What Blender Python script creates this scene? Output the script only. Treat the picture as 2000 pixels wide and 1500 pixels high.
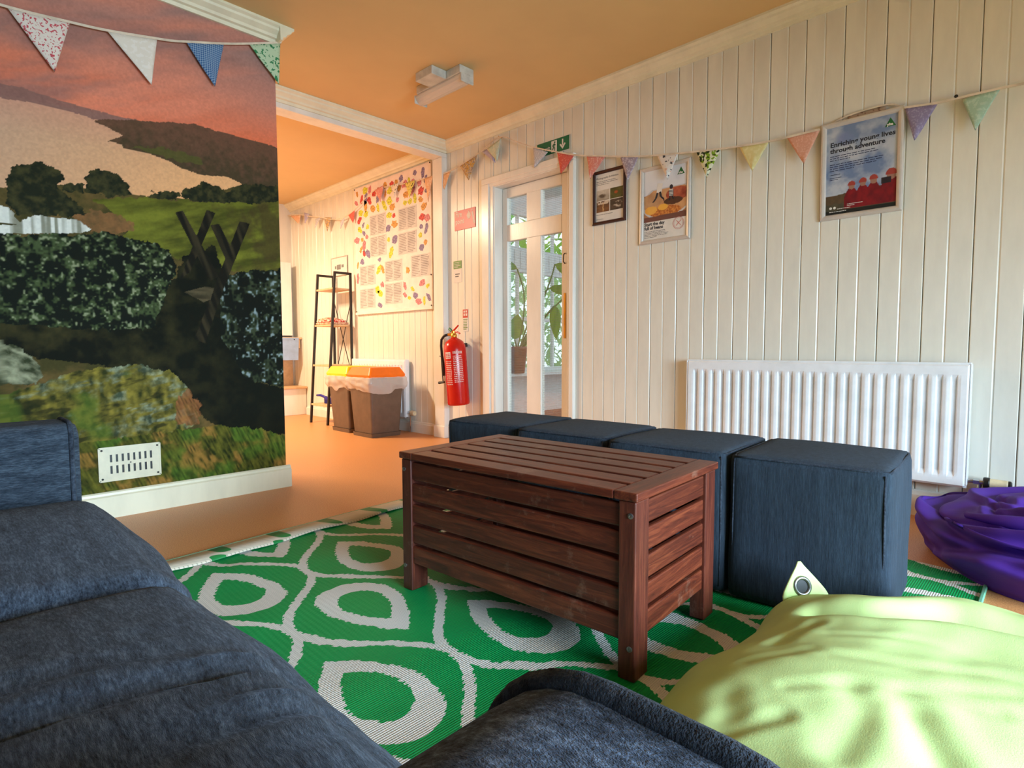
import bpy, bmesh, math, random
import numpy as np
from mathutils import Vector, Matrix, noise as mnoise
random.seed(7)
PI = math.pi
scene = bpy.context.scene
for o in list(bpy.data.objects):
    bpy.data.objects.remove(o)
COL = scene.collection

# ------------------------------------------------------------------ camera, world, light, exposure
cam_data = bpy.data.cameras.new('camera')
cam_data.sensor_width = 36.0
cam_data.lens = 1123.4026 / 2000 * 36.0
cam_data.clip_start = 0.02
cam = bpy.data.objects.new('camera', cam_data)
COL.objects.link(cam)
yaw, pitch, roll = 0.771241761, 0.0618116946, -0.00326194907
F = Vector((math.cos(yaw) * math.cos(pitch), math.sin(yaw) * math.cos(pitch), -math.sin(pitch)))
R0 = Vector((math.sin(yaw), -math.cos(yaw), 0))
U0 = R0.cross(F)
Rv = R0 * math.cos(roll) + U0 * math.sin(roll)
Uv = U0 * math.cos(roll) - R0 * math.sin(roll)
M = Matrix.Identity(4)
for i in range(3):
    M[i][0], M[i][1], M[i][2] = Rv[i], Uv[i], -F[i]
M[2][3] = 0.75
cam.matrix_world = M
scene.camera = cam

world = bpy.data.worlds.new('overcast_sky')
scene.world = world
world.use_nodes = True
bg = world.node_tree.nodes['Background']
bg.inputs[0].default_value = (0.78, 0.92, 1.0, 1)
bg.inputs[1].default_value = 1.7

def area(name, loc, rot, sx, sy, power, color, spread=PI):
    l = bpy.data.lights.new(name, 'AREA')
    l.shape = 'RECTANGLE'; l.size = sx; l.size_y = sy
    l.energy = power; l.color = color; l.spread = spread
    o = bpy.data.objects.new(name, l); COL.objects.link(o)
    o.location = loc; o.rotation_euler = rot
    return o
# daylight through the window behind the camera, warm ceiling tube in the back room
area('window_daylight', (0.85, -2.26, 0.93), (math.radians(60), 0, 0), 2.1, 1.2, 188, (0.60, 0.82, 1.0), math.radians(118))
area('back_room_tube', (1.0, 5.45, 2.36), (0, 0, 0), 0.8, 0.18, 160, (1.0, 0.77, 0.52))

scene.view_settings.view_transform = 'Standard'
scene.view_settings.look = 'None'
scene.view_settings.exposure = 0.0
scene.view_settings.gamma = 1.0
scene.view_settings.use_curve_mapping = False

# ------------------------------------------------------------------ colour and node helpers
def lin(c):
    return tuple(((v / 255) / 12.92 if v / 255 <= 0.04045 else ((v / 255 + 0.055) / 1.055) ** 2.4) for v in c[:3]) + (1.0,)

class N:
    """a float socket (or constant) that builds Math nodes"""
    def __init__(s, nt, v): s.nt, s.v = nt, v
    def _op(s, op, *a):
        n = s.nt.nodes.new('ShaderNodeMath'); n.operation = op
        for i, x in enumerate((s,) + a):
            x = x.v if isinstance(x, N) else x
            if isinstance(x, (int, float)): n.inputs[i].default_value = x
            else: s.nt.links.new(x, n.inputs[i])
        return N(s.nt, n.outputs[0])
    def __add__(s, o): return s._op('ADD', o)
    __radd__ = __add__
    def __sub__(s, o): return s._op('SUBTRACT', o)
    def __rsub__(s, o): return N(s.nt, o)._op('SUBTRACT', s)
    def __mul__(s, o): return s._op('MULTIPLY', o)
    __rmul__ = __mul__
    def __truediv__(s, o): return s._op('DIVIDE', o)
    def abs(s): return s._op('ABSOLUTE')
    def cos(s): return s._op('COSINE')
    def sin(s): return s._op('SINE')
    def floor(s): return s._op('FLOOR')
    def fract(s): return s._op('FRACT')
    def mod(s, m): return s._op('FLOORED_MODULO', m)
    def pow(s, e): return s._op('POWER', e)
    def lt(s, o): return s._op('LESS_THAN', o)
    def gt(s, o): return s._op('GREATER_THAN', o)
    def max(s, o): return s._op('MAXIMUM', o)
    def min(s, o): return s._op('MINIMUM', o)

class Mat:
    def __init__(s, name, color=(200, 200, 200), rough=0.5, metal=0.0, spec=0.5):
        s.m = bpy.data.materials.new(name); s.m.use_nodes = True
        s.nt = s.m.node_tree
        s.b = s.nt.nodes['Principled BSDF']
        s.b.inputs['Base Color'].default_value = lin(color)
        s.b.inputs['Roughness'].default_value = rough
        s.b.inputs['Metallic'].default_value = metal
        s.b.inputs['Specular IOR Level'].default_value = spec
        s.m.diffuse_color = lin(color)
    def node(s, t, **kw):
        n = s.nt.nodes.new(t)
        for k, v in kw.items():
            if k in n.inputs: n.inputs[k].default_value = v
            else: setattr(n, k, v)
        return n
    def link(s, a, b): s.nt.links.new(a, b)
    def coord(s, scale=(1, 1, 1), rot=(0, 0, 0), kind='Object'):
        tc = s.node('ShaderNodeTexCoord'); mp = s.node('ShaderNodeMapping')
        mp.inputs['Scale'].default_value = scale; mp.inputs['Rotation'].default_value = rot
        s.link(tc.outputs[kind], mp.inputs['Vector']); return mp.outputs[0]
    def noise(s, vec, scale=5, detail=4, rough=0.6, dist=0):
        n = s.node('ShaderNodeTexNoise'); n.inputs['Scale'].default_value = scale
        n.inputs['Detail'].default_value = detail; n.inputs['Roughness'].default_value = rough
        n.inputs['Distortion'].default_value = dist
        if vec: s.link(vec, n.inputs['Vector'])
        return n.outputs[0]
    def ramp(s, fac, stops):
        r = s.node('ShaderNodeValToRGB'); e = r.color_ramp.elements
        while len(e) < len(stops): e.new(0.5)
        for el, (p, c) in zip(e, stops): el.position = p; el.color = lin(c)
        s.link(fac, r.inputs[0]); return r.outputs[0]
    def mix(s, fac, a, b):
        n = s.node('ShaderNodeMix', data_type='RGBA')
        ins = [i for i in n.inputs if i.type == 'RGBA']
        f = [i for i in n.inputs if i.name == 'Factor' and i.type == 'VALUE'][0]
        if isinstance(fac, (int, float)): f.default_value = fac
        else: s.link(fac.v if isinstance(fac, N) else fac, f)
        for i, x in zip(ins, (a, b)):
            if isinstance(x, tuple): i.default_value = lin(x)
            else: s.link(x, i)
        return [o for o in n.outputs if o.type == 'RGBA'][0]
    def base(s, sock): s.link(sock, s.b.inputs['Base Color']); return s
    def bump(s, sock, strength=0.3, dist=0.01):
        n = s.node('ShaderNodeBump'); n.inputs['Strength'].default_value = strength
        n.inputs['Distance'].default_value = dist
        s.link(sock.v if isinstance(sock, N) else sock, n.inputs['Height']); s.link(n.outputs[0], s.b.inputs['Normal']); return s
    def xyz(s, vec):
        n = s.node('ShaderNodeSeparateXYZ'); s.link(vec, n.inputs[0])
        return [N(s.nt, o) for o in n.outputs]

def plain(name, color, rough=0.5, metal=0.0, var=0.06, scale=14, bump=0.0):
    m = Mat(name, color, rough, metal)
    n = m.noise(m.coord(), scale, 4)
    d = tuple(max(0, int(c * (1 - var * 2))) for c in color)
    l = tuple(min(255, int(c * (1 + var))) for c in color)
    m.base(m.ramp(n, [(0.3, d), (0.7, l)]))
    if bump: m.bump(n, bump, 0.004)
    return m.m

def attr_mat(name, rough=0.6, nscale=0, namt=0.0, coat=0.0, spec=.5):
    m = Mat(name, (128, 128, 128), rough, spec=spec)
    a = m.node('ShaderNodeVertexColor', layer_name='print')
    out = a.outputs[0]
    if namt:
        n = m.noise(m.coord(), nscale, 5, 0.7)
        h = m.node('ShaderNodeHueSaturation'); h.inputs['Saturation'].default_value = 1.0
        v = N(m.nt, n) * (namt * 2) + (1 - namt)
        m.link(v.v, h.inputs['Value']); m.link(out, h.inputs['Color']); out = h.outputs[0]
    m.base(out); m.b.inputs['Coat Weight'].default_value = coat
    return m.m

MATS = {}
def paint(name, color, rough=0.35):
    m = Mat(name, color, rough)
    n = m.noise(m.coord((1, 1, 0.25)), 9, 5)
    d = tuple(int(c * 0.95) for c in color)
    m.base(m.ramp(n, [(0.3, d), (0.6, color)]))
    n2 = m.noise(m.coord((1, 1, 0.15)), 60, 3)
    m.bump(n2, 0.12, 0.002)
    return m.m
MATS['plank'] = paint('gloss_cream_paint', (232, 228, 214), 0.28)
MATS['trim'] = paint('cream_trim_paint', (236, 230, 202), 0.32)
MATS['white'] = paint('white_gloss_paint', (236, 232, 222), 0.25)
MATS['ceil'] = None
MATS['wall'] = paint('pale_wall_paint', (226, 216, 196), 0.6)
MATS['wall_dim'] = paint('low_bounce_taupe', (128, 116, 100), 0.7)  # dark tone invented for the unseen walls, to cut their bounce light
MATS['radiator'] = paint('white_radiator_enamel', (238, 240, 242), 0.25)

def cork():
    m = Mat('cork_vinyl', (182, 156, 130), 0.42)
    v = m.coord()
    n1 = m.noise(v, 260, 3, 0.7); n2 = m.noise(v, 3.0, 3)
    c = m.ramp(n1, [(0.32, (168, 104, 56)), (0.5, (216, 146, 86)), (0.68, (234, 180, 124))])
    c = m.mix(N(m.nt, n2) * 0.35, c, (196, 144, 98))
    m.base(c); m.bump(n1, 0.08, 0.002)
    return m.m
MATS['cork'] = cork()

def chenille(name, dark, light, ax=(1, 1, 1), warm=(70, 66, 60)):
    m = Mat(name, dark, 0.95, spec=0.15)
    n = m.noise(m.coord(tuple(a for a in ax)), 70, 5, 0.75)
    n2 = m.noise(m.coord(tuple(a * 0.5 for a in ax)), 24, 4, 0.7)
    f = N(m.nt, n) * 0.65 + N(m.nt, n2) * 0.35
    c = m.ramp(f.v, [(0.36, dark), (0.5, tuple(int((a + b) / 2) for a, b in zip(dark, light))), (0.66, light)])
    m.base(c)
    m.b.inputs['Sheen Weight'].default_value = 0.04; m.b.inputs['Sheen Roughness'].default_value = 0.5
    fine = m.noise(m.coord(tuple(a * 1.4 for a in ax)), 260, 2, 0.6)
    m.bump((N(m.nt, fine) + f).v, 0.5, 0.004)
    return m.m
MATS['sofa'] = chenille('blue_grey_chenille', (22, 29, 40), (98, 114, 134), (6.0, 1.1, 4.0))
MATS['sofa_arm_lit'] = chenille('blue_grey_chenille_arm_lit', (14, 20, 34), (126, 146, 176), (4.5, 1.8, 4.5))  # same cloth as the sofa, window light on the near arm painted in
MATS['sofa_far'] = chenille('blue_grey_chenille_far_arm', (20, 27, 36), (78, 90, 102), (1.2, 2.0, 8.0))
MATS['ottoman'] = chenille('slate_upholstery', (34, 42, 52), (60, 74, 88), (5.0, 5.0, 0.35))
MATS['piping'] = chenille('dark_piping', (24, 28, 36), (72, 82, 96), (2, 2, 2))

def wood(name, dark, mid, light, axis):
    m = Mat(name, mid, 0.42)
    sc = [7.0, 7.0, 7.0]; sc[axis] = 0.5
    n = m.noise(m.coord(tuple(sc)), 9, 6, 0.7, 1.2)
    c = m.ramp(n, [(0.28, dark), (0.5, mid), (0.75, light)])
    w = m.noise(m.coord((1.5, 1.5, 1.5)), 5, 6, 0.75)
    wear = N(m.nt, w)._op('MULTIPLY_ADD', 4.0, -2.35)._op('MAXIMUM', 0.0)._op('MINIMUM', 0.35)
    c = m.mix(wear, c, (146, 112, 92))
    oi = m.node('ShaderNodeObjectInfo')
    h = m.node('ShaderNodeHueSaturation'); m.link(c, h.inputs['Color'])
    m.link((N(m.nt, oi.outputs['Random']) * 0.35 + 0.82).v, h.inputs['Value'])
    m.base(h.outputs[0]); m.bump(n, 0.15, 0.003)
    return m.m
MATS['wood_x'] = wood('red_brown_stained_wood_across', (54, 20, 11), (94, 39, 22), (134, 66, 38), 0)
MATS['wood_y'] = wood('red_brown_stained_wood_long', (50, 18, 11), (88, 35, 20), (128, 62, 36), 1)
MATS['wood_z'] = wood('red_brown_stained_wood_upright', (50, 20, 13), (84, 36, 24), (116, 58, 38), 2)
MATS['pale_wood'] = plain('pale_pine', (214, 176, 132), 0.5, var=0.05)
MATS['ceil'] = plain('cream_ceiling_paint', (220, 187, 132), 0.6, var=.012, scale=2)
MATS['black_metal'] = plain('black_powder_coat', (34, 27, 23), 0.45)
MATS['black'] = plain('black_plastic', (18, 18, 18), 0.4)
MATS['steel'] = plain('steel', (150, 150, 148), 0.3, 0.9)
MATS['brass'] = plain('brass', (206, 150, 60), 0.3, 0.8)
MATS['red'] = plain('red_enamel', (200, 24, 14), 0.22, var=0.02)
MATS['paper'] = plain('white_paper', (226, 222, 214), 0.6, var=0.02)
MATS['ink'] = plain('dark_ink', (40, 42, 52), 0.7)
MATS['grey_ink'] = plain('grey_ink', (128, 126, 124), 0.7)
MATS['navy_ink'] = plain('navy_ink', (36, 40, 74), 0.7)
MATS['green_sign'] = plain('sign_green', (8, 110, 74), 0.35, var=0.02)
MATS['leaf_logo'] = plain('logo_green', (30, 104, 50), 0.5, var=0.02)
MATS['red_sign'] = plain('sign_red', (196, 50, 38), 0.35, var=0.02)
MATS['cord'] = plain('cream_cotton_tape', (224, 208, 186), 0.8)
MATS['frame_white'] = plain('silver_white_frame', (212, 204, 194), 0.35, 0.15, var=0.02)
MATS['frame_dark'] = plain('dark_mahogany_frame', (58, 26, 20), 0.35)

# ------------------------------------------------------------------ mesh helpers
def new_bm(): return bmesh.new()
def add_box(bm, c, s, bevel=0.0, rot=None, seg=1):
    """box centred c of full size s"""
    r = bmesh.ops.create_cube(bm, size=1.0)
    vs = r['verts']
    for v in vs: v.co = Vector((v.co.x * s[0], v.co.y * s[1], v.co.z * s[2]))
    if bevel:
        es = list({e for v in vs for e in v.link_edges})
        rb = bmesh.ops.bevel(bm, geom=es, offset=bevel, segments=seg, profile=0.5, affect='EDGES')
        vs = list({v for f in rb['faces'] for v in f.verts} | {v for v in vs if v.is_valid})
    mt = Matrix.Translation(c) @ (rot.to_4x4() if rot is not None else Matrix.Identity(4))
    bmesh.ops.transform(bm, matrix=mt, verts=vs)
    return vs
def bx(bm, a, b, bevel=0.0, seg=1):
    c = tuple((p + q) / 2 for p, q in zip(a, b)); s = tuple(abs(q - p) for p, q in zip(a, b))
    return add_box(bm, c, s, bevel, None, seg)
def box_bm(a, b, bevel=0.0, seg=1):
    bm = new_bm(); bx(bm, a, b, bevel, seg); return bm
def add_tube(bm, pts, r, n=8, closed=False, taper=None):
    pts = [Vector(p) for p in pts]
    rings = []
    k = len(pts)
    up = None
    for i, p in enumerate(pts):
        if closed: t = (pts[(i + 1) % k] - pts[i - 1])
        else: t = pts[min(i + 1, k - 1)] - pts[max(i - 1, 0)]
        t.normalize()
        if up is None:
            up = Vector((0, 0, 1)) if abs(t.z) < 0.9 else Vector((1, 0, 0))
        a = t.cross(up)
        if a.length < 1e-6: a = t.cross(Vector((0, 1, 0)))
        a.normalize(); b = a.cross(t).normalized(); up = b
        rr = r if taper is None else r * taper[i]
        rings.append([bm.verts.new(p + a * math.cos(2 * PI * j / n) * rr + b * math.sin(2 * PI * j / n) * rr) for j in range(n)])
    m = k if closed else k - 1
    for i in range(m):
        A, B = rings[i], rings[(i + 1) % k]
        for j in range(n): bm.faces.new((A[j], A[(j + 1) % n], B[(j + 1) % n], B[j]))
    if not closed:
        bm.faces.new(list(reversed(rings[0]))); bm.faces.new(rings[-1])
def add_lathe(bm, prof, c=(0, 0, 0), n=24, axis='z', cap=True):
    rings = []
    for r, h in prof:
        ring = []
        for j in range(n):
            a = 2 * PI * j / n
            x, y = r * math.cos(a), r * math.sin(a)
            co = (x, y, h) if axis == 'z' else ((x, h, y) if axis == 'y' else (h, x, y))
            ring.append(bm.verts.new((co[0] + c[0], co[1] + c[1], co[2] + c[2])))
        rings.append(ring)
    for A, B in zip(rings, rings[1:]):
        for j in range(n): bm.faces.new((A[j], A[(j + 1) % n], B[(j + 1) % n], B[j]))
    if cap:
        bm.faces.new(list(reversed(rings[0]))); bm.faces.new(rings[-1])
def add_prism(bm, poly, w0, w1, plane='xy'):
    """extrude a 2-D polygon between w0 and w1 along the third axis"""
    def co(p, w):
        return {'xy': (p[0], p[1], w), 'xz': (p[0], w, p[1]), 'yz': (w, p[0], p[1])}[plane]
    A = [bm.verts.new(co(p, w0)) for p in poly]; B = [bm.verts.new(co(p, w1)) for p in poly]
    k = len(poly)
    for i in range(k): bm.faces.new((A[i], A[(i + 1) % k], B[(i + 1) % k], B[i]))
    bm.faces.new(list(reversed(A))); bm.faces.new(B)
def stroke(bm, a, b, w, d0=0.0, d1=0.001):
    a, b = Vector(a), Vector(b); t = (b - a).normalized(); n = Vector((-t.y, t.x)) * w / 2
    add_prism(bm, [tuple(a + n), tuple(a - n), tuple(b - n), tuple(b + n)], d0, d1)
def mesh_obj(name, me, parent=None, loc=None):
    o = bpy.data.objects.new(name, me); COL.objects.link(o)
    if parent is not None: o.parent = parent
    if loc is not None: o.location = loc
    return o
def obj(name, bm, m, parent=None, label=None, smooth=False, loc=None, kind=None):
    bmesh.ops.recalc_face_normals(bm, faces=bm.faces)
    me = bpy.data.meshes.new(name); bm.to_mesh(me); bm.free()
    me.materials.append(MATS[m] if isinstance(m, str) else m)
    if smooth:
        me.polygons.foreach_set('use_smooth', [True] * len(me.polygons))
    o = mesh_obj(name, me, parent, loc)
    if label: o['label'] = label
    if kind: o['kind'] = kind
    return o
def tag(o, label, cat, group=None):
    o['label'] = label; o['category'] = cat
    if group: o['group'] = group
    return o
def thing(name, label, cat, loc=(0, 0, 0), rot=(0, 0, 0), group=None):
    o = bpy.data.objects.new(name, None); COL.objects.link(o)
    o.empty_display_size = 0.1
    o.location = loc; o.rotation_euler = rot
    return tag(o, label, cat, group)
def struct(name, bm, m, parent=None, smooth=False):
    o = obj(name, bm, m, parent, smooth=smooth)
    if parent is None: o['kind'] = 'structure'
    return o
def holder(name):
    o = bpy.data.objects.new(name, None); COL.objects.link(o); o['kind'] = 'structure'; return o
WALL_ROT = (PI / 2, 0, -PI / 2)      # local x = right, y = up, z = out of the boarded wall
def on_wall(name, label, cat, y, z, x=3.09, group=None):
    return thing(name, label, cat, (x, y, z), WALL_ROT, group)
def text(body, name, m, parent, x, y, size, w=0.002, width=None, align='LEFT', bold=0.0, label=None):
    cu = bpy.data.curves.new(name, 'FONT'); cu.body = body; cu.size = size; cu.align_x = align
    cu.offset = bold; cu.resolution_u = 2; cu.space_line = 0.9
    tmp = bpy.data.objects.new('tmp', cu); COL.objects.link(tmp)
    dg = bpy.context.evaluated_depsgraph_get()
    me = bpy.data.meshes.new_from_object(tmp.evaluated_get(dg))
    bpy.data.objects.remove(tmp)
    me.name = name; me.materials.clear(); me.materials.append(MATS[m])
    if width:
        xs = [v.co.x for v in me.vertices]; k = width / max(1e-6, max(xs) - min(xs))
        for v in me.vertices: v.co.x *= k
    o = mesh_obj(name, me, parent, (x, y, w))
    if label: o['label'] = label
    return o
def dashes(bm, x, y, w, rows, gap, h, rnd, d=0.0008):
    """lines of print too small to read: word-length marks"""
    for r in range(rows):
        xx = 0.0; end = w * rnd.uniform(0.75, 1.0) if r < rows - 1 else w * rnd.uniform(0.35, 0.8)
        while xx < end:
            l = rnd.uniform(0.03, 0.11) * w
            bx(bm, (x + xx, y - r * gap - h, 0), (x + min(xx + l, end), y - r * gap, d))
            xx += l + 0.018 * w
def grid_print(name, w, h, nx, ny, fn, m, parent, loc=(0, 0, 0.001), label=None):
    """flat print: an (nx x ny) sheet, colour per corner from fn(u, v) -> linear rgb arrays"""
    xs = np.linspace(0, 1, nx); ys = np.linspace(0, 1, ny)
    return sheet(name, xs * w, ys * h, fn, m, parent, loc, label, unit=(w, h))
def sheet(name, xs, ys, fn, m, parent, loc, label=None, unit=(1, 1), put=None):
    nx, ny = len(xs), len(ys)
    X, Y = np.meshgrid(xs, ys)
    co = np.zeros((nx * ny, 3), dtype=np.float32)
    if put is None: co[:, 0] = X.ravel(); co[:, 1] = Y.ravel()
    else: co[:] = put(X.ravel(), Y.ravel())
    idx = np.arange(nx * ny).reshape(ny, nx)
    q = np.stack([idx[:-1, :-1], idx[:-1, 1:], idx[1:, 1:], idx[1:, :-1]], -1).reshape(-1, 4)
    me = bpy.data.meshes.new(name)
    me.vertices.add(len(co)); me.vertices.foreach_set('co', co.ravel())
    me.loops.add(q.size); me.loops.foreach_set('vertex_index', q.ravel().astype(np.int32))
    me.polygons.add(len(q)); me.polygons.foreach_set('loop_start', np.arange(0, q.size, 4, dtype=np.int32))
    me.polygons.foreach_set('loop_total', np.full(len(q), 4, dtype=np.int32))
    me.update(calc_edges=True)
    rgb = fn(X.ravel() / unit[0], Y.ravel() / unit[1])
    a = me.color_attributes.new('print', 'FLOAT_COLOR', 'POINT')
    c4 = np.ones((nx * ny, 4), dtype=np.float32); c4[:, :3] = np.clip(rgb, 0, 1)
    a.data.foreach_set('color', c4.ravel())
    me.materials.append(m)
    o = mesh_obj(name, me, parent, loc)
    if label: o['label'] = label
    return o

# numpy noise
_rng = np.random.default_rng(3)
_T = _rng.random((256, 256))
def vn(x, y, s=0):
    x = np.asarray(x) + s * 17.31; y = np.asarray(y) + s * 9.17
    xi = np.floor(x).astype(int); yi = np.floor(y).astype(int)
    fx = x - xi; fy = y - yi
    fx = fx * fx * (3 - 2 * fx); fy = fy * fy * (3 - 2 * fy)
    g = lambda a, b: _T[a % 256, b % 256]
    return (g(xi, yi) * (1 - fx) + g(xi + 1, yi) * fx) * (1 - fy) + (g(xi, yi + 1) * (1 - fx) + g(xi + 1, yi + 1) * fx) * fy
def fbm(x, y, o=4, s=0):
    t = 0; a = 0.5; k = 0
    for i in range(o):
        t = t + a * vn(x * 2 ** i, y * 2 ** i, s + i); k += a; a *= 0.55
    return t / k
def inside(x, y, poly):
    r = np.zeros(x.shape, bool); k = len(poly)
    for i in range(k):
        x0, y0 = poly[i]; x1, y1 = poly[(i + 1) % k]
        if y0 == y1: continue
        c = (y0 > y) != (y1 > y)
        r ^= c & (x < (x1 - x0) * (y - y0) / (y1 - y0) + x0)
    return r
def C(r, g, b): return np.array(lin((r, g, b))[:3])
def blend(rgb, mask, col):
    m = np.asarray(mask, dtype=float)[:, None]
    return rgb * (1 - m) + (col if getattr(col, 'ndim', 1) == 2 else col[None, :]) * m
def lerp(a, b, t):
    t = np.clip(t, 0, 1)[:, None]; return a[None, :] * (1 - t) + b[None, :] * t

# ================================================================== THE SETTING
CEIL = 2.42
WX = 3.09          # face of the boarded wall
bm = new_bm(); bx(bm, (-1.1, -2.6, -0.1), (3.2, 6.75, 0.0)); struct('floor', bm, 'cork')
bm = new_bm(); bx(bm, (-1.1, -2.6, CEIL), (3.2, 6.75, CEIL + 0.1)); struct('ceiling', bm, 'ceil')

# boarded wall with the doorway left open
DY0, DY1, DZ = 2.475, 3.175, 1.965
wall_right = holder('wall_right')
bm = new_bm()
for a, b in (((WX + .014, -2.6, 0), (WX + .10, DY0 - .03, CEIL)), ((WX + .014, DY1 + .03, 0), (WX + .10, 6.75, CEIL)), ((WX + .014, DY0 - .03, DZ + .03), (WX + .10, DY1 + .03, CEIL))):
    bx(bm, a, b)
struct('backing', bm, 'wall', wall_right)
PITCH = 0.1693
_bm_cache = {}
def board_mesh(w, z0, z1):
    k = (round(w, 4), z0, z1)
    if k not in _bm_cache:
        b = new_bm(); h = w / 2
        p = [(.014, 0), (.003, 0), (0, .003), (0, h - .005), (.003, h - .001), (.003, h + .001), (0, h + .005), (0, w - .003), (.003, w), (.014, w)] if w > 0.12 else [(.014, 0), (.003, 0), (0, .003), (0, w - .003), (.003, w), (.014, w)]
        add_prism(b, p, z0, z1)
        bmesh.ops.recalc_face_normals(b, faces=b.faces)
        me = bpy.data.meshes.new('board'); b.to_mesh(me); b.free(); me.materials.append(MATS['plank'])
        _bm_cache[k] = me
    return _bm_cache[k]
def put_board(y0, y1, z0, z1):
    if y1 - y0 < 0.02: return
    o = mesh_obj('board', board_mesh(y1 - y0, z0, z1), wall_right, (WX + random.uniform(-.0008, .0008), y0, 0))
k0 = -27
for k in range(k0, 28):
    y0 = 2.006 + PITCH * k + .0016; y1 = y0 + PITCH - .0032
    if y1 < -2.35 or y0 > 6.6: continue
    segs = [(y0, y1)]
    for cut in (DY0 - .035, DY1 + .045, 3.744, 3.868):
        segs = [s for (a, b) in segs for s in (((a, cut), (cut, b)) if a < cut < b else ((a, b),))]
    for a, b in segs:
        mid = (a + b) / 2
        if 3.744 < mid < 3.868: continue
        if DY0 - .035 < mid < DY1 + .045: put_board(a, b, DZ + .04, CEIL)
        else: put_board(a, b, 0.0, CEIL)

def cornice_profile():
    # (out from wall, down from ceiling)
    return [(0, 0), (.075, 0), (.075, .012), (.062, .02), (.058, .03), (.036, .046), (.03, .058), (.016, .062), (.012, .078), (0, .078)]
# cornice along the boarded wall (front room)
bm = new_bm(); add_prism(bm, [(WX - a, CEIL - d) for a, d in cornice_profile()], -2.33, 3.742, 'xz'); struct('trim_1', bm, 'trim')
# cornice along the beam
bm = new_bm(); add_prism(bm, [(3.742 - a, CEIL - d) for a, d in cornice_profile()], 1.30, WX - .001, 'yz'); struct('trim_2', bm, 'trim')
# cornice along the mural wall, with its return at the corner
bm = new_bm(); add_prism(bm, [(3.06 - a, CEIL - d) for a, d in cornice_profile()], -0.62, 1.372, 'yz')
add_prism(bm, [(1.371 + a, CEIL - d) for a, d in cornice_profile()], 2.986, 3.742, 'xz'); struct('trim_3', bm, 'trim')
# beam over the opening, post at its end
bm = new_bm(); bx(bm, (1.371, 3.742, 2.31), (WX + .01, 3.87, CEIL), .003); struct('trim_4', bm, 'white')
bm = new_bm(); bx(bm, (3.038, 3.742, 0), (WX + .014, 3.87, 2.31), .004); bx(bm, (3.028, 3.735, 0), (WX, 3.877, .10), .003)
struct('trim_5', bm, 'white')
# cornice of the back room
bm = new_bm(); add_prism(bm, [(WX - a, CEIL - d) for a, d in cornice_profile()], 3.87, 6.6, 'xz'); struct('trim_6', bm, 'trim')
# skirtings
def skirting(name, poly_plane, w0, w1, off, sgn, h=.115, t=.02):
    bm = new_bm()
    prof = [(off, 0), (off + sgn * t, 0), (off + sgn * t, h - .022), (off + sgn * t * .65, h - .016), (off + sgn * t * .6, h - .006), (off + sgn * t * .3, h), (off, h)]
    add_prism(bm, prof, w0, w1, poly_plane); return struct(name, bm, 'trim' if name == 'baseboard_left' else 'white')
skirting('baseboard_left', 'yz', -0.62, 1.392, 3.061, -1, .118, .022)
skirting('baseboard_right', 'xz', -2.33, 2.40, WX, -1)
skirting('baseboard_right_door', 'xz', 3.31, 3.742, WX, -1)
skirting('baseboard_back_room', 'xz', 3.877, 6.28, WX, -1, .10)

# mural wall block, other walls
bm = new_bm(); bx(bm, (-0.62, 3.064, 0), (1.37, 3.742, CEIL)); wall_left = struct('wall_left', bm, 'wall')
bm = new_bm(); bx(bm, (-1.0, 6.6, 0), (WX + .02, 6.72, CEIL)); struct('wall_back', bm, 'wall')
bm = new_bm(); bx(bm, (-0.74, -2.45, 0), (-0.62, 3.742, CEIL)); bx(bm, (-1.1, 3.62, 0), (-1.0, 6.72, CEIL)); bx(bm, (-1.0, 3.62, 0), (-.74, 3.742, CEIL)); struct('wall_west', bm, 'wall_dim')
bm = new_bm()
for a, b in (((-0.74, -2.45, 0), (3.2, -2.33, .3)), ((-0.74, -2.45, 1.56), (3.2, -2.33, CEIL)), ((-0.74, -2.45, .3), (-0.3, -2.33, 1.56)), ((2.0, -2.45, .3), (3.2, -2.33, 1.56))):
    bx(bm, a, b)
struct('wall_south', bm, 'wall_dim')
w1 = holder('window_1')
bm = new_bm()
for x in (-.3, .45, 1.2, 1.96): bx(bm, (x, -2.42, .3), (x + .04, -2.36, 1.56))
for z in (.3, 1.52): bx(bm, (-.3, -2.42, z), (2.0, -2.36, z + .04))
struct('window_frame', bm, 'white', w1)

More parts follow.
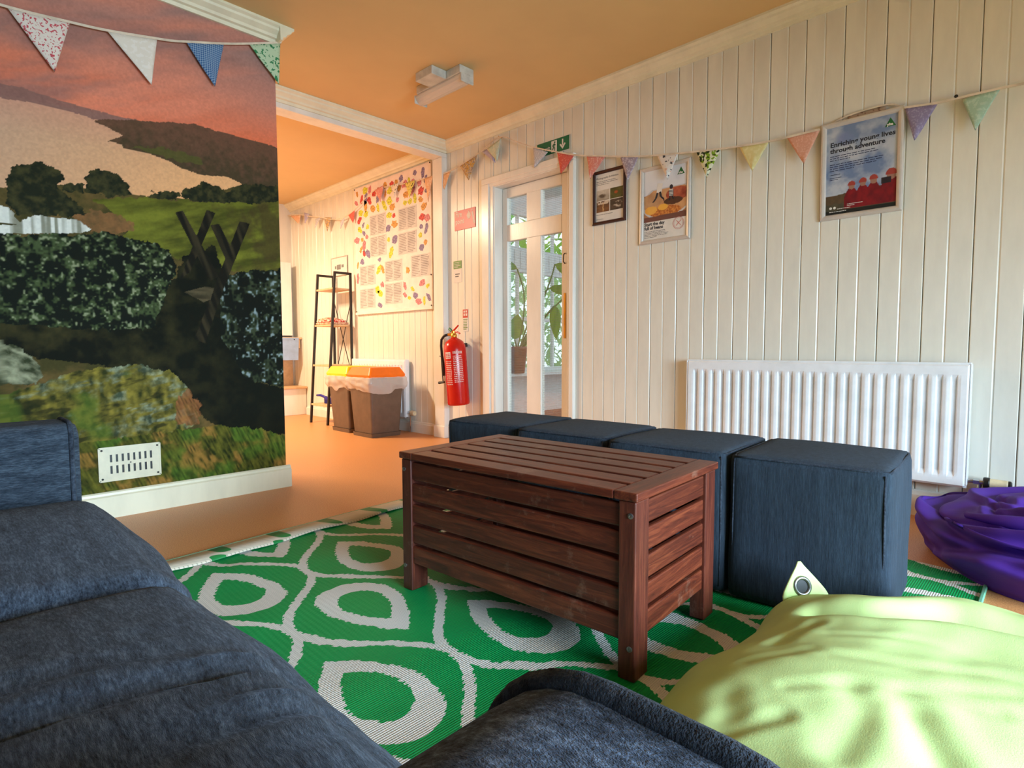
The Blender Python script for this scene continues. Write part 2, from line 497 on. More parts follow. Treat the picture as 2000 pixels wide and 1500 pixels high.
# ---------------------------------------------------------------- the mural, a flat print on wall_left
def mural(u, v):
    n1 = fbm(u * 14, v * 14, 5, 1); n2 = fbm(u * 45, v * 45, 4, 9); n3 = fbm(u * 120, v * 120, 3, 4)
    jx = u + (fbm(u * 40, v * 40, 4, 21) - .5) * .035; jy = v + (fbm(u * 40, v * 40, 4, 33) - .5) * .035
    sx = u + (fbm(u * 25, v * 25, 3, 51) - .5) * .012; sy = v + (fbm(u * 25, v * 25, 3, 63) - .5) * .012
    # sky
    t = (v - 1.75) / 0.6
    rgb = lerp(C(200, 100, 66), C(186, 116, 94), t * 2.2)
    rgb = blend(rgb, np.clip((t - .30) * 1.9, 0, 1), C(146, 112, 104))
    st = fbm(u * 2.2 + v * 1.3, v * 9 - u * 3.4, 4, 77)
    rgb = blend(rgb, np.clip((st - .49) * 4.0, 0, .75), C(134, 98, 90))
    st2 = fbm(u * 1.5 + 3, v * 7 - u * 2.6, 4, 12)
    rgb = blend(rgb, np.clip((st2 - .5) * 2.6, 0, .6), C(206, 126, 100))
    rgb = blend(rgb, np.clip(.6 - t * 2.2, 0, .8) * np.clip((u - .75) * 2, 0, 1), C(206, 98, 58))
    # lake
    hz = 1.752 + (u - .25) * .055
    lake = lerp(C(176, 140, 114), C(206, 152, 104), (u - .2) * 1.2 + (1.62 - v) * 1.2)
    lake = blend(lake, np.clip((v - 1.62) * 4, 0, .5), C(186, 126, 104))
    rgb = np.where((v < hz)[:, None], lake, rgb)
    rgb = blend(rgb, inside(sx, sy, [(-.7, 1.83), (.1, 1.80), (0.255, 1.794), (0.332, 1.804), (0.395, 1.79), (0.513, 1.783), (0.64, 1.777), (0.777, 1.786), (0.658, 1.744), (0.565, 1.741), (0.469, 1.752), (0.361, 1.749), (0.253, 1.738), (-.7, 1.72)]) * .92, C(122, 88, 80))
    pen = inside(sx, sy, [(0.564, 1.734), (0.697, 1.775), (0.777, 1.79), (0.882, 1.814), (0.971, 1.829), (1.086, 1.821), (1.209, 1.822), (1.381, 1.813), (1.374, 1.585), (1.197, 1.585), (1.103, 1.609), (1.008, 1.596), (0.941, 1.599), (0.854, 1.627), (0.772, 1.643), (0.673, 1.642), (0.668, 1.656), (0.619, 1.662), (0.675, 1.698), (0.628, 1.715)])
    pc = lerp(C(66, 54, 36), C(96, 66, 50), (v - 1.6) * 4.5 + (n2 - .5) * 1.2)
    rgb = blend(rgb, pen, pc)
    rgb = blend(rgb, inside(jx, jy, [(0.693, 1.654), (0.835, 1.681), (0.988, 1.682), (0.998, 1.636), (0.855, 1.644)]) * .8, C(74, 74, 34))
    # land
    land = inside(sx, sy, [(-.7, 1.36), (0.237, 1.384), (0.347, 1.417), (0.447, 1.441), (0.535, 1.441), (0.694, 1.445), (0.765, 1.447), (0.936, 1.471), (1.006, 1.515), (1.189, 1.583), (1.388, 1.595), (1.40, -0.11), (-.7, -.1)])
    rgb = blend(rgb, land, lerp(C(58, 54, 26), C(98, 78, 42), (n1 - .35) * 2.4))
    fld = inside(jx, jy, [(0.551, 1.401), (0.704, 1.436), (0.936, 1.461), (1.387, 1.533), (1.376, 1.167), (1.04, 1.136), (0.839, 1.2), (0.658, 1.247), (0.699, 1.31), (0.587, 1.381)])
    fs = fbm(u * 5 + v * 3, v * 22 - u * 7, 4, 8)
    rgb = blend(rgb, fld, lerp(C(62, 64, 20), C(104, 106, 34), (fs - .35) * 2.6))
    rgb = blend(rgb, fld * np.clip((u - 1.1) * 3 + (n1 - .5) * 3, 0, .8), C(62, 52, 26))
    rgb = blend(rgb, inside(jx, jy, [(0.468, 1.318), (0.549, 1.353), (0.633, 1.356), (0.71, 1.323), (0.702, 1.288), (0.611, 1.263), (0.537, 1.264)]) * .85, lerp(C(124, 86, 52), C(86, 66, 40), (n2 - .3) * 2))
    dk = lerp(C(26, 30, 18), C(58, 56, 30), (n2 - .38) * 2.6)
    for poly in ([(0.265, 1.325), (0.272, 1.427), (0.287, 1.479), (0.335, 1.504), (0.376, 1.522), (0.417, 1.508), (0.446, 1.493), (0.452, 1.463), (0.438, 1.429), (0.471, 1.393), (0.496, 1.366), (0.531, 1.339), (0.408, 1.298), (0.31, 1.293)],
                 [(0.531, 1.479), (0.541, 1.514), (0.575, 1.534), (0.621, 1.535), (0.659, 1.521), (0.682, 1.483), (0.694, 1.445), (0.607, 1.418), (0.534, 1.426)],
                 [(0.896, 1.463), (0.904, 1.503), (0.949, 1.529), (0.996, 1.557), (1.054, 1.556), (1.101, 1.541), (1.202, 1.586), (1.389, 1.622), (1.387, 1.533), (1.199, 1.493), (1.004, 1.473)],
                 [(0.45, 1.417), (0.465, 1.445), (0.5, 1.458), (0.526, 1.453), (0.527, 1.423)],
                 [(0.76, 1.444), (0.77, 1.468), (0.807, 1.482), (0.839, 1.491), (0.882, 1.487), (0.896, 1.468), (.84, 1.455)],
                 [(-.6, 1.42), (-.3, 1.55), (0.0, 1.50), (.2, 1.36), (-.2, 1.3)]):
        rgb = blend(rgb, inside(jx, jy, poly), dk)
    water = lerp(C(196, 196, 186), C(120, 120, 104), (vn(u * 90, v * 6, 3) - .35) * 3)
    rgb = blend(rgb, inside(jx, sy, [(-.7, 1.3), (0.234, 1.32), (0.268, 1.316), (0.298, 1.295), (0.308, 1.252), (0.232, 1.256), (-.7, 1.25)]), water)
    rgb = blend(rgb, inside(jx, sy, [(-.7, 1.24), (0.231, 1.244), (0.3, 1.251), (0.342, 1.298), (0.425, 1.301), (0.511, 1.299), (0.539, 1.275), (0.518, 1.251), (0.439, 1.237), (0.229, 1.208), (-.7, 1.2)]), water)
    # dry-stone wall grown over with ivy: leaf-sized cells
    def leaves(sc, s, pal, thr=.5):
        a = vn(u * sc * 1.25, v * sc, s); b = vn(u * sc * 2.2 + 7, v * sc * 1.9, s + 3); c = vn(u * sc * 4.2, v * sc * 4.0, s + 5)
        f = np.clip((a * .45 + b * .35 + c * .35 - thr) * 4.6, 0, 1)
        base = lerp(C(*pal[0]), C(*pal[1]), f)
        base = blend(base, np.clip((b * c - .42) * 5, 0, 1) * f, C(*pal[2]))
        return base
    pal = ((15, 20, 13), (60, 72, 42), (120, 126, 96))
    wl = inside(jx, jy, [(-.7, 1.2), (0.229, 1.206), (0.339, 1.219), (0.422, 1.239), (0.491, 1.234), (0.583, 1.273), (0.658, 1.254), (0.757, 1.249), (0.84, 1.212), (0.877, 1.157), (0.834, 1.045), (0.805, 0.852), (0.565, 0.824), (0.213, 0.838), (-.7, .84)])
    rgb = blend(rgb, wl, leaves(30, 2, pal, .54))
    rd = inside(jx, jy, [(0.763, 0.851), (0.834, 1.045), (0.904, 1.196), (1.044, 1.261), (1.086, 1.064), (1.054, 0.833), (1.171, 0.597), (1.375, 0.533), (1.375, 0.29), (1.039, 0.345), (0.947, 0.435), (0.841, 0.60), (0.561, 0.68), (0.21, 0.74), (-.7, .74), (-.7, .86), (0.214, 0.859), (0.566, 0.836)])
    rgb = blend(rgb, rd, lerp(C(14, 17, 9), C(56, 52, 26), (n1 - .40) * 2.2 * np.clip(1.4 - u, 0.1, 1)))
    rw = inside(jx, jy, [(1.063, 1.1), (1.163, 1.147), (1.385, 1.179), (1.385, 0.534), (1.171, 0.597), (1.054, 0.833)])
    rgb = blend(rgb, rw, leaves(24, 40, ((14, 18, 12), (50, 58, 38), (118, 132, 132)), .56))
    # mossy rocks and grass in front
    gl = vn(u * 150 + (v * 60), v * 34, 6); gl2 = vn(u * 60, v * 22, 16)
    ms = inside(jx, jy, [(-.7, .6), (0.199, 0.56), (0.313, 0.6), (0.38, 0.629), (0.486, 0.664), (0.656, 0.685), (0.841, 0.642), (0.875, 0.597), (0.936, 0.468), (0.94, 0.4), (0.809, 0.33), (0.546, 0.31), (-.7, 0.31)])
    strata = fbm(u * 10 + 2, v * 34 - u * 7, 4, 30)
    mc = lerp(C(42, 46, 18), C(124, 112, 44), (n2 * .6 + gl2 * .5 - .3) * 1.8)
    mc = blend(mc, np.clip((strata - .53) * 6, 0, .8) * np.clip((n1 - .35) * 4, 0, 1), lerp(C(58, 70, 56), C(136, 146, 122), (n2 - .35) * 2.6))
    mc = blend(mc, np.clip((.44 - strata) * 6, 0, .8), C(26, 30, 14))
    mc = blend(mc, np.clip((fbm(u * 6, v * 6, 3, 90) - .52) * 5, 0, .6), C(70, 92, 30))
    rgb = blend(rgb, ms, mc)
    rk = inside(jx, jy, [(-.7, .8), (0.211, 0.794), (0.287, 0.757), (0.333, 0.705), (0.351, 0.662), (0.338, 0.614), (0.203, 0.612), (-.7, .6)])
    rgb = blend(rgb, rk, lerp(C(44, 50, 30), C(150, 152, 122), (fbm(u * 30 + v * 20, v * 30, 4, 70) - .3) * 2))
    rgb = blend(rgb, inside(jx, jy, [(0.843, 0.389), (0.84, 0.5), (0.893, 0.556), (0.955, 0.481), (0.943, 0.385)]) * .8, lerp(C(86, 54, 28), C(140, 90, 52), gl * 1.2 - .1))
    gr = inside(jx, jy, [(-.7, .37), (0.193, 0.36), (0.456, 0.345), (0.809, 0.363), (1.039, 0.37), (1.215, 0.335), (1.40, 0.276), (1.40, -0.115), (-.7, 0.0)])
    gc = lerp(C(30, 38, 12), C(92, 90, 30), (gl * .6 + n2 * .5 - .25) * 1.5)
    gc = blend(gc, np.clip((n1 - .46) * 5, 0, .8) * np.clip(gl * 1.4, 0, 1), C(138, 100, 46))
    gc = blend(gc, np.clip((fbm(u * 7, v * 7, 3, 61) - .5) * 5, 0, .75), lerp(C(30, 52, 14), C(72, 104, 32), gl))
    rgb = blend(rgb, gr, gc)
    # timber stile
    tim = lerp(C(20, 19, 12), C(50, 44, 28), (vn(u * 60 + v * 20, v * 8, 5) - .35) * 2)
    for poly in ([(0.872, 1.395), (0.905, 1.41), (1.058, 1.112), (1.015, 1.088)], [(1.012, 1.432), (1.051, 1.422), (0.929, 1.125), (0.88, 1.08)], [(1.026, 1.359), (1.067, 1.372), (1.145, 1.21), (1.105, 1.17)], [(1.166, 1.4), (1.217, 1.395), (1.081, 1.063), (0.983, 0.78), (0.935, 0.80), (1.055, 1.113)]):
        rgb = blend(rgb, inside(u, v, poly), tim)
    rgb = blend(rgb, inside(u, v, [(0.898, 1.025), (0.99, 1.057), (1.033, 1.055), (1.016, 0.996), (0.983, 0.981)]), lerp(C(44, 40, 26), C(84, 74, 52), (vn(u * 15, v * 110, 5))))
    return rgb * (0.86 + 0.28 * n3[:, None]) * 1.27
xs = np.concatenate([np.linspace(-.62, .24, 40), np.linspace(.244, 1.371, 380)])
zs = np.linspace(.10, 2.345, 640)
mu = sheet('mural_print', xs, zs, mural, attr_mat('mural_print', 0.75, 300, .06, spec=.12), wall_left, (0, 0, 0), put=lambda a, b: np.stack([a, np.full(a.shape, 3.0605), b], -1))
mu['label'] = 'printed landscape mural of lake, ivy wall and stile'

# ---------------------------------------------------------------- glazed door and its frame
LX = 3.165
bm = new_bm()
for x0, a, b in ((3.062, DY1 + .045, DY1 + .125), (3.074, DY1 + .006, DY1 + .05)):
    bx(bm, (x0, a, 0), (WX + .02, b, DZ + .03), .004)
for x0, a, b in ((3.062, DY0 - .07, DY0 - .03), (3.074, DY0 - .035, DY0 - .006)):
    bx(bm, (x0, a, 0), (WX + .02, b, DZ + .03), .004)
bx(bm, (3.062, DY0 - .07, DZ + .03), (WX + .02, DY1 + .125, DZ + .075), .004)
bx(bm, (3.070, DY0 - .035, DZ + .006), (WX + .02, DY1 + .05, DZ + .035), .004)
bx(bm, (3.081, DY1, 0), (3.22, DY1 + .028, DZ - .0005)); bx(bm, (3.081, DY0 - .028, 0), (3.22, DY0, DZ - .0005)); bx(bm, (3.081, DY0 - .027, DZ), (3.22, DY1 + .027, DZ + .028))
struct('trim_8', bm, 'white')
door = holder('door_1')
ys = [DY0 + .002, 2.589, 2.783, 2.923, 3.124, DY1 - .002]
for nm, a, b in (('stile', ys[0], ys[1]), ('stile', ys[4], ys[5])):
    obj(nm, box_bm((LX, a, .01), (LX + .045, b, DZ - .003), .003), 'white', door)
for z0, z1 in ((.2, 1.563), (1.686, 1.889)): obj('mullion', box_bm((LX, ys[2], z0), (LX + .045, ys[3], z1), .003), 'white', door)
for nm, z0, z1 in (('top_rail', 1.889, DZ - .003), ('middle_rail', 1.563, 1.686), ('bottom_rail', .01, .2)):
    obj(nm, box_bm((LX, ys[1], z0), (LX + .045, ys[4], z1), .003), 'white', door)
def glass_mat(name, wired):
    m = Mat(name, (230, 238, 240), 0.05)
    nt = m.nt; out = nt.nodes['Material Output']
    tr = m.node('ShaderNodeBsdfTransparent'); tr.inputs[0].default_value = (.96, .985, .98, 1)
    gl = m.node('ShaderNodeBsdfGlossy'); gl.inputs['Roughness'].default_value = .05
    mx = m.node('ShaderNodeMixShader'); mx.inputs[0].default_value = .06
    m.link(tr.outputs[0], mx.inputs[1]); m.link(gl.outputs[0], mx.inputs[2]); last = mx.outputs[0]
    if wired:
        x, y, z = m.xyz(m.coord())
        f = (y * 80).fract().lt(.09).max((z * 80).fract().lt(.09)) * .55
        mx2 = m.node('ShaderNodeMixShader'); m.link(f.v, mx2.inputs[0]); m.link(last, mx2.inputs[1])
        m.b.inputs['Base Color'].default_value = lin((170, 172, 168)); m.link(m.b.outputs[0], mx2.inputs[2]); last = mx2.outputs[0]
    m.link(last, out.inputs[0]); return m.m
MATS['wired'] = glass_mat('wired_glass', True); MATS['glass'] = glass_mat('clear_glass', False)
for a, b in ((ys[1], ys[2]), (ys[3], ys[4])):
    for z0, z1 in ((.2, 1.563), (1.686, 1.889)):
        obj('pane', box_bm((LX + .02, a, z0), (LX + .026, b, z1)), 'wired', door)
bm = new_bm(); add_tube(bm, [(LX - .002, 2.556, 1.41), (LX - .02, 2.552, 1.40), (LX - .024, 2.552, 1.375), (LX - .02, 2.556, 1.35), (LX - .002, 2.558, 1.34)], .004)
obj('door_hook', bm, 'black_metal', door, 'small black hook on the door stile')
obj('push_plate', box_bm((LX - .006, 2.548, .82), (LX + .001, 2.566, 1.135), .002), 'brass', door, 'brass edge plate')

# ---------------------------------------------------------------- glazed porch seen through the door
MATS['tile'] = plain('red_quarry_tile', (150, 82, 60), 0.5)
MATS['porch'] = plain('porch_white_paint', (226, 230, 232), 0.5, var=.02)
bm = new_bm(); bx(bm, (3.2, 1.2, -.1), (8.5, 4.7, 0)); struct('floor_porch', bm, 'tile')
PY = 4.55
pw = holder('wall_porch')
bm = new_bm(); bx(bm, (3.2, PY, 0), (8.5, PY + .1, .45)); bx(bm, (3.2, PY, 1.66), (8.5, PY + .1, 1.86)); bx(bm, (3.2, PY, 2.3), (8.5, PY + .1, 2.6))
struct('panel', bm, 'porch', pw)
for i in range(34):
    mesh_obj('board', bpy.data.meshes.get('porch_board') or (lambda b: (b.to_mesh(bpy.data.meshes.new('porch_board')), b.free(), bpy.data.meshes['porch_board'].materials.append(MATS['porch']), bpy.data.meshes['porch_board'])[3])(box_bm((0, -.008, 0), (.094, 0, .2), .002)), pw, (3.22 + i * .1, PY, 1.66))
wn = holder('window_2')
bm = new_bm(); bx(bm, (3.2, PY - .34, .45), (8.5, PY + .02, .485), .004); struct('sill', bm, 'porch', wn)
for x in np.arange(3.25, 7.6, .62):
    obj('window_post', box_bm((float(x), PY + .01, .485), (float(x) + .05, PY + .07, 2.3)), 'porch', wn)
    obj('glazing_bar', box_bm((float(x) + .31, PY + .02, .485), (float(x) + .335, PY + .06, 2.3)), 'porch', wn)
    obj('pane', box_bm((float(x) + .05, PY + .038, .485), (float(x) + .62, PY + .042, 1.66)), 'glass', wn)
for z in (.485, 1.07, 1.62, 1.86, 2.26):
    obj('window_rail', box_bm((3.2, PY + .012, z), (8.5, PY + .068, z + .04)), 'porch', wn)
bm = new_bm(); bx(bm, (3.2, 1.2, 2.6), (8.5, 4.65, 2.66)); struct('ceiling_porch', bm, 'porch')
for i in range(6):
    bm = new_bm(); bx(bm, (3.6 + i * .8, 1.2, 2.5), (3.67 + i * .8, 4.55, 2.6)); struct('trim_%d' % (20 + i), bm, 'porch')
bm = new_bm(); bx(bm, (3.2, 4.7, -.3), (16, 14, -.12)); struct('ground', bm, plain('garden_soil', (70, 80, 46), .9))
def leaf_mat():
    m = Mat('hedge_leaf', (90, 140, 60), .5)
    n = m.noise(m.coord(), 3.2, 3)
    m.base(m.ramp(n, [(0.3, (44, 100, 62)), (.5, (110, 168, 70)), (.72, (196, 220, 110))]))
    m.b.inputs['Subsurface Weight'].default_value = 0
    tr = m.node('ShaderNodeBsdfTranslucent'); tr.inputs[0].default_value = lin((150, 205, 80))
    mx = m.node('ShaderNodeMixShader'); mx.inputs[0].default_value = .45
    m.link(m.b.outputs[0], mx.inputs[1]); m.link(tr.outputs[0], mx.inputs[2]); m.link(mx.outputs[0], m.nt.nodes['Material Output'].inputs[0])
    return m.m
MATS['hedge'] = leaf_mat()
rnd = random.Random(5)
bm = new_bm()
for i in range(5200):
    c = Vector((rnd.uniform(4.4, 11.5), rnd.uniform(5.6, 8.6), rnd.uniform(-.1, 3.4)))
    if mnoise.noise(c * 1.1) < -.12: continue
    l = rnd.uniform(.07, .15); w = l * .42
    q = Matrix.Rotation(rnd.uniform(0, 6.28), 3, 'Z') @ Matrix.Rotation(rnd.uniform(-1.2, 1.2), 3, 'X')
    pts = [(0, -l, 0), (w, -.2 * l, .02), (0, l, 0), (-w, -.2 * l, .02)]
    bm.faces.new([bm.verts.new(c + q @ Vector(p)) for p in pts])
hd = obj('garden_hedge', bm, 'hedge', kind='stuff')
tag(hd, 'bright green garden foliage outside the porch windows', 'hedge')

# ================================================================== THE THINGS
# ---------------------------------------------------------------- rug
def rug_mat():
    m = Mat('woven_plastic_rug', (20, 140, 80), 0.6, spec=.25)
    X, Y, Z = m.xyz(m.coord())
    row = (Y * 160).floor()
    jag = ((row * 12.9898).sin() * 43758.5453).fract() - .5
    n = N(m.nt, m.noise(m.coord((1, 1, 1)), 6, 2)) - .5
    x = X + jag * .010 + n * .03; y = Y + n * .05
    w, h = .2275, .38
    col = ((x - .65) / w + .5).floor()
    xc = col * w + .65
    odd = col.mod(2.0)
    yc0 = odd * h + 1.06
    row_i = ((y - yc0) / (2 * h) + .5).floor()
    yc = yc0 + row_i * (2 * h)
    dx = (x - xc).abs(); dy = y - yc
    # ogee lattice (cells of neighbouring columns meet on it)
    b = ((dy * (PI / h)).cos() + 1) * (w * .5)
    # distance of this point to the boundary, softened by the slope
    slope = ((dy * (PI / h)).sin() * (PI / h * w * .5))
    d = (dx - b).abs() / (slope * slope + 1).pow(.5)
    # a point within dx <= w/2 of a column centre also sees the neighbouring cell's own ogee: same curve
    lat = d.lt(.0135)
    # onion ring
    sgn = 1 - odd * 2
    def onion(k):
        t = ((dy * sgn) / k + .19) / .39
        t = t.max(0.0).min(1.0)
        return t.pow(.5) * (1 - t).pow(.95) * (.118 * k / .40)
    ring = dx.lt(onion(1.0)) * (1 - (dx + .0).lt(onion(.58)))
    white = lat.max(ring)
    # the end hem shows the reverse: cream with green bars
    g = m.mix(N(m.nt, m.noise(m.coord((3, 60, 1)), 6, 3)), (6, 128, 62), (14, 166, 88))
    wv = ((X * 210).fract().lt(.35) * (Y * 210).fract().lt(.35))
    wc = m.mix(wv, (224, 220, 212), (150, 168, 152))
    c = m.mix(white, g, wc)
    dirt = N(m.nt, m.noise(m.coord(), 22, 5))._op('MULTIPLY_ADD', 8.0, -5.6)._op('MAXIMUM', 0.0)._op('MINIMUM', 0.4)
    c = m.mix(dirt, c, (60, 56, 40))
    m.base(c)
    m.bump(((Y * 160 * 2 * PI).sin() * .5 + (X * 400).sin() * .3).v, .35, .003)
    return m.m
RUG_C = [(.50, .15), (2.387, .163), (2.40, 2.40), (.40, 2.235)]
def rug_xy(u, v):
    a, b, c, d = [Vector(p) for p in RUG_C]
    return (a * (1 - u) + b * u) * (1 - v) + (d * (1 - u) + c * u) * v
def rug_z(x, y):
    z = .004 + .0022 * math.sin(y * 16 + 2 * mnoise.noise(Vector((x * 2, y * 2, 0))) + x * 3)
    z += .006 * max(0, mnoise.noise(Vector((x * 3.2 + 4, y * 5.0, 2.0))) - .08) * (1 if x < 1.0 or y < .6 else .4)
    if 1.05 < x < 1.6 and .35 < y < .72: z += .009 * math.sin((x - 1.05) / .55 * PI) * math.sin((y - .35) / .37 * PI) * (0.5 + .5 * math.sin(x * 22 + y * 34))
    return max(.003, z)
bm = new_bm(); NU, NV = 130, 150
g = [[None] * (NU + 1) for _ in range(NV + 1)]
for j in range(NV + 1):
    for i in range(NU + 1):
        p = rug_xy(i / NU, j / NV); g[j][i] = bm.verts.new((p.x, p.y, rug_z(p.x, p.y)))
for j in range(NV):
    for i in range(NU): bm.faces.new((g[j][i], g[j][i + 1], g[j + 1][i + 1], g[j + 1][i]))
rug = obj('rug', bm, rug_mat(), smooth=True)
tag(rug, 'green and white woven rug with onion ring pattern on the floor', 'rug')
for v in (0.0, 1.0):
    bm = new_bm()
    pts = [rug_xy(k / 60, v) for k in range(61)]
    add_tube(bm, [(p.x, p.y, rug_z(p.x, p.y) + .002) for p in pts], .006, 6)
    obj('end_binding', bm, plain('pale_green_binding', (120, 186, 150), .6), rug, 'pale green bound end')
bm = new_bm()
for off in (.0, .016, .030):
    pts = [rug_xy(off / 1.85, k / 70) for k in range(71)]
    add_tube(bm, [(p.x, p.y, rug_z(p.x, p.y) + .003) for p in pts], .004, 6)
obj('side_binding', bm, plain('pale_binding', (206, 222, 206), .6), rug, 'pale ribbed side edge')
# hem turned over along the far end: cream reverse with green bars
def hem_mat():
    m = Mat('rug_reverse', (210, 200, 180), .6)
    X, Y, Z = m.xyz(m.coord())
    st = ((X * 70 + Y * 40).fract()).lt(.3)
    c = m.mix(st, (216, 206, 186), (176, 170, 150))
    bars = ((X * 27.6 + .4).sin() + (X * 55.0 + Y * 30).sin() * .35).gt(.72)
    c = m.mix(bars, c, (22, 130, 64))
    m.base(c); return m.m
bm = new_bm(); prev = None
for k in range(81):
    a = rug_xy(k / 80, .944 + .003 * math.sin(k * .3)); b = rug_xy(k / 80, .999)
    za = rug_z(a.x, a.y) + .012 + .003 * math.sin(k * .5)
    row = [bm.verts.new((a.x, a.y, za - .007)), bm.verts.new((a.x, a.y + .003, za)), bm.verts.new((b.x, b.y, rug_z(b.x, b.y) + .007)), bm.verts.new((b.x, b.y + .006, .002))]
    if prev:
        for i in range(3): bm.faces.new((prev[i], row[i], row[i + 1], prev[i + 1]))
    prev = row
obj('turned_hem', bm, hem_mat(), rug, 'cream turned hem with green bars', smooth=True)

# ---------------------------------------------------------------- slatted storage chest
chest = thing('storage_chest', 'red-brown slatted wooden storage chest with lid on the green rug', 'chest', (1.268, 1.078, .008), (0, 0, math.radians(3.6)))
CW, CL, CH = .452, .800, .428
LXs, LYs = .064, .042
for sx in (-1, 1):
    for sy in (-1, 1):
        a = (sx * CW / 2, sy * CL / 2, 0); b = (sx * (CW / 2 - LXs), sy * (CL / 2 - LYs), CH - .022)
        lo = tuple(min(p, q) for p, q in zip(a, b)); hi = tuple(max(p, q) for p, q in zip(a, b))
        lg = obj('leg', box_bm(lo, hi, .003, 2), 'wood_z', chest)
        for z in (.075, .375):
            bm = new_bm()
            add_lathe(bm, [(.0001, .0), (.0065, .0), (.0065, .002), (.003, .0025), (.0001, .001)], (0, 0, 0), 12, 'x')
            for v in bm.verts:
                if not v.tag:
                    v.co = Vector((-v.co.x if sx < 0 else v.co.x, v.co.y, v.co.z)) + Vector((sx * CW / 2, sy * (CL / 2 - .012), z)); v.tag = True
            obj('bolt', bm, 'steel', lg, 'grey steel bolt head')
SH = .0540; GAP = .0108
for sx in (-1, 1):                       # long faces
    for k in range(5):
        z = .085 + k * (SH + GAP)
        x1 = sx * (CW / 2 - .006); x0 = sx * (CW / 2 - .022)
        obj('slat', box_bm((min(x0, x1), -CL / 2 + LYs - .004, z), (max(x0, x1), CL / 2 - LYs + .004, z + SH), .004, 2), 'wood_y', chest)
for sy in (-1, 1):                       # short faces
    for k in range(5):
        z = .085 + k * (SH + GAP)
        y1 = sy * (CL / 2 - .008); y0 = sy * (CL / 2 - .024)
        obj('slat', box_bm((-CW / 2 + LXs - .004, min(y0, y1), z), (CW / 2 - LXs + .004, max(y0, y1), z + SH), .004, 2), 'wood_x', chest)
obj('bottom_panel', box_bm((-CW / 2 + .024, -CL / 2 + .026, .09), (CW / 2 - .024, CL / 2 - .026, .10)), 'wood_y', chest)
lid = obj('lid', box_bm((-CW / 2 + .03, -CL / 2 + .05, CH - .024), (CW / 2 - .03, -CL / 2 + .09, CH - .0195)), 'wood_x', chest)
for y in (-.06, .28): bmx = obj('lid_batten', box_bm((-CW / 2 + .03, y, CH - .024), (CW / 2 - .03, y + .04, CH - .0195)), 'wood_x', lid)
OV = .006
for sy in (-1, 1):
    y1 = sy * (CL / 2 + OV); y0 = sy * (CL / 2 - .052)
    obj('end_board', box_bm((-CW / 2 - OV, min(y0, y1), CH - .02), (CW / 2 + OV, max(y0, y1), CH), .003, 2), 'wood_x', lid)
ws = [.066] + [.0652] * 5; tot = CW + 2 * OV; gap = (tot - sum(ws)) / 5; x = -CW / 2 - OV
for k in range(6):
    obj('lid_slat', box_bm((x, -CL / 2 + .053, CH - .02), (x + ws[k], CL / 2 - .053, CH), .003, 2), 'wood_y', lid)
    x += ws[k] + gap

# ---------------------------------------------------------------- cube ottomans
def rounded_cube(sx, sy, sz, r, n, puff=(0, 0, 0), f=None):
    """rounded, puffed box standing on z=0"""
    bm = new_bm(); bmesh.ops.create_cube(bm, size=2.0)
    bmesh.ops.subdivide_edges(bm, edges=bm.edges[:], cuts=n, use_grid_fill=True)
    hx, hy, hz = sx / 2, sy / 2, sz / 2
    for v in bm.verts:
        u = v.co.copy(); p = Vector((u.x * hx, u.y * hy, u.z * hz))
        q = Vector((max(-hx + r, min(hx - r, p.x)), max(-hy + r, min(hy - r, p.y)), max(-hz + r, min(hz - r, p.z))))
        d = p - q
        if d.length > 1e-9: p = q + d.normalized() * min(d.length, r) if d.length > r else p
        w = lambda a, b: max(0, 1 - a * a) * max(0, 1 - b * b)
        p.x += math.copysign(puff[0] * w(u.y, u.z), u.x) if abs(u.x) > .99 else 0
        p.y += math.copysign(puff[1] * w(u.x, u.z), u.y) if abs(u.y) > .99 else 0
        p.z += math.copysign(puff[2] * w(u.x, u.y), u.z) if abs(u.z) > .99 else 0
        p.z += hz
        if f: p = f(p, u)
        v.co = p
    return bm
OT_S, OT_H = .408, .430
def ottoman_body(seed):
    def f(p, u):
        k = mnoise.noise(p * 5 + Vector((seed * 7.0, 0, 0))) * .004
        # lower corner of the shell sags a little
        p.x += u.x * k; p.y += u.y * k
        if u.z > 0: p.z += mnoise.noise(p * 4 + Vector((0, seed * 3.0, 0))) * .004
        return p
    return rounded_cube(OT_S, OT_S, OT_H, .018, 15, (.007, .003, .010), f)
ot_spec = [((1.868, .523), 3.5, 'slate fabric cube ottoman nearest the green beanbag'),
           ((1.842, .940), 4.0, 'slate fabric cube ottoman directly behind the near end of the chest'),
           ((1.838, 1.365), 4.0, 'slate fabric cube ottoman second in from the door end of the row'),
           ((1.843, 1.795), 5.0, 'slate fabric cube ottoman at the door end of the row')]
for i, ((x, y), rz, lab) in enumerate(ot_spec):
    t = thing('ottoman', lab, 'ottoman', (x, y, .009), (0, 0, math.radians(rz)), 'cube ottomans in a row by the radiator')
    obj('upholstery', ottoman_body(i), 'ottoman', t, smooth=True)
    h = OT_S / 2 - .004; bm = new_bm()
    for sx in (-1, 1):
        for sy in (-1, 1):
            add_tube(bm, [(sx * h, sy * (h - .012), .02), (sx * (h + .001), sy * (h - .010), OT_H * .5), (sx * h, sy * (h - .012), OT_H - .014)], .0028, 6)
    c = [(-h, -h), (h, -h), (h, h), (-h, h)]
    pts = []
    for k in range(4):
        a = Vector(c[k]); b = Vector(c[(k + 1) % 4])
        for q in range(10):
            tt = q / 10; p = a.lerp(b, .03 + .94 * tt); pts.append((p.x * .992, p.y * .992, OT_H - .0075))
    add_tube(bm, pts, .0035, 6, closed=True)
    obj('seam_piping', bm, 'piping', t, 'dark stitched seam piping', smooth=True)

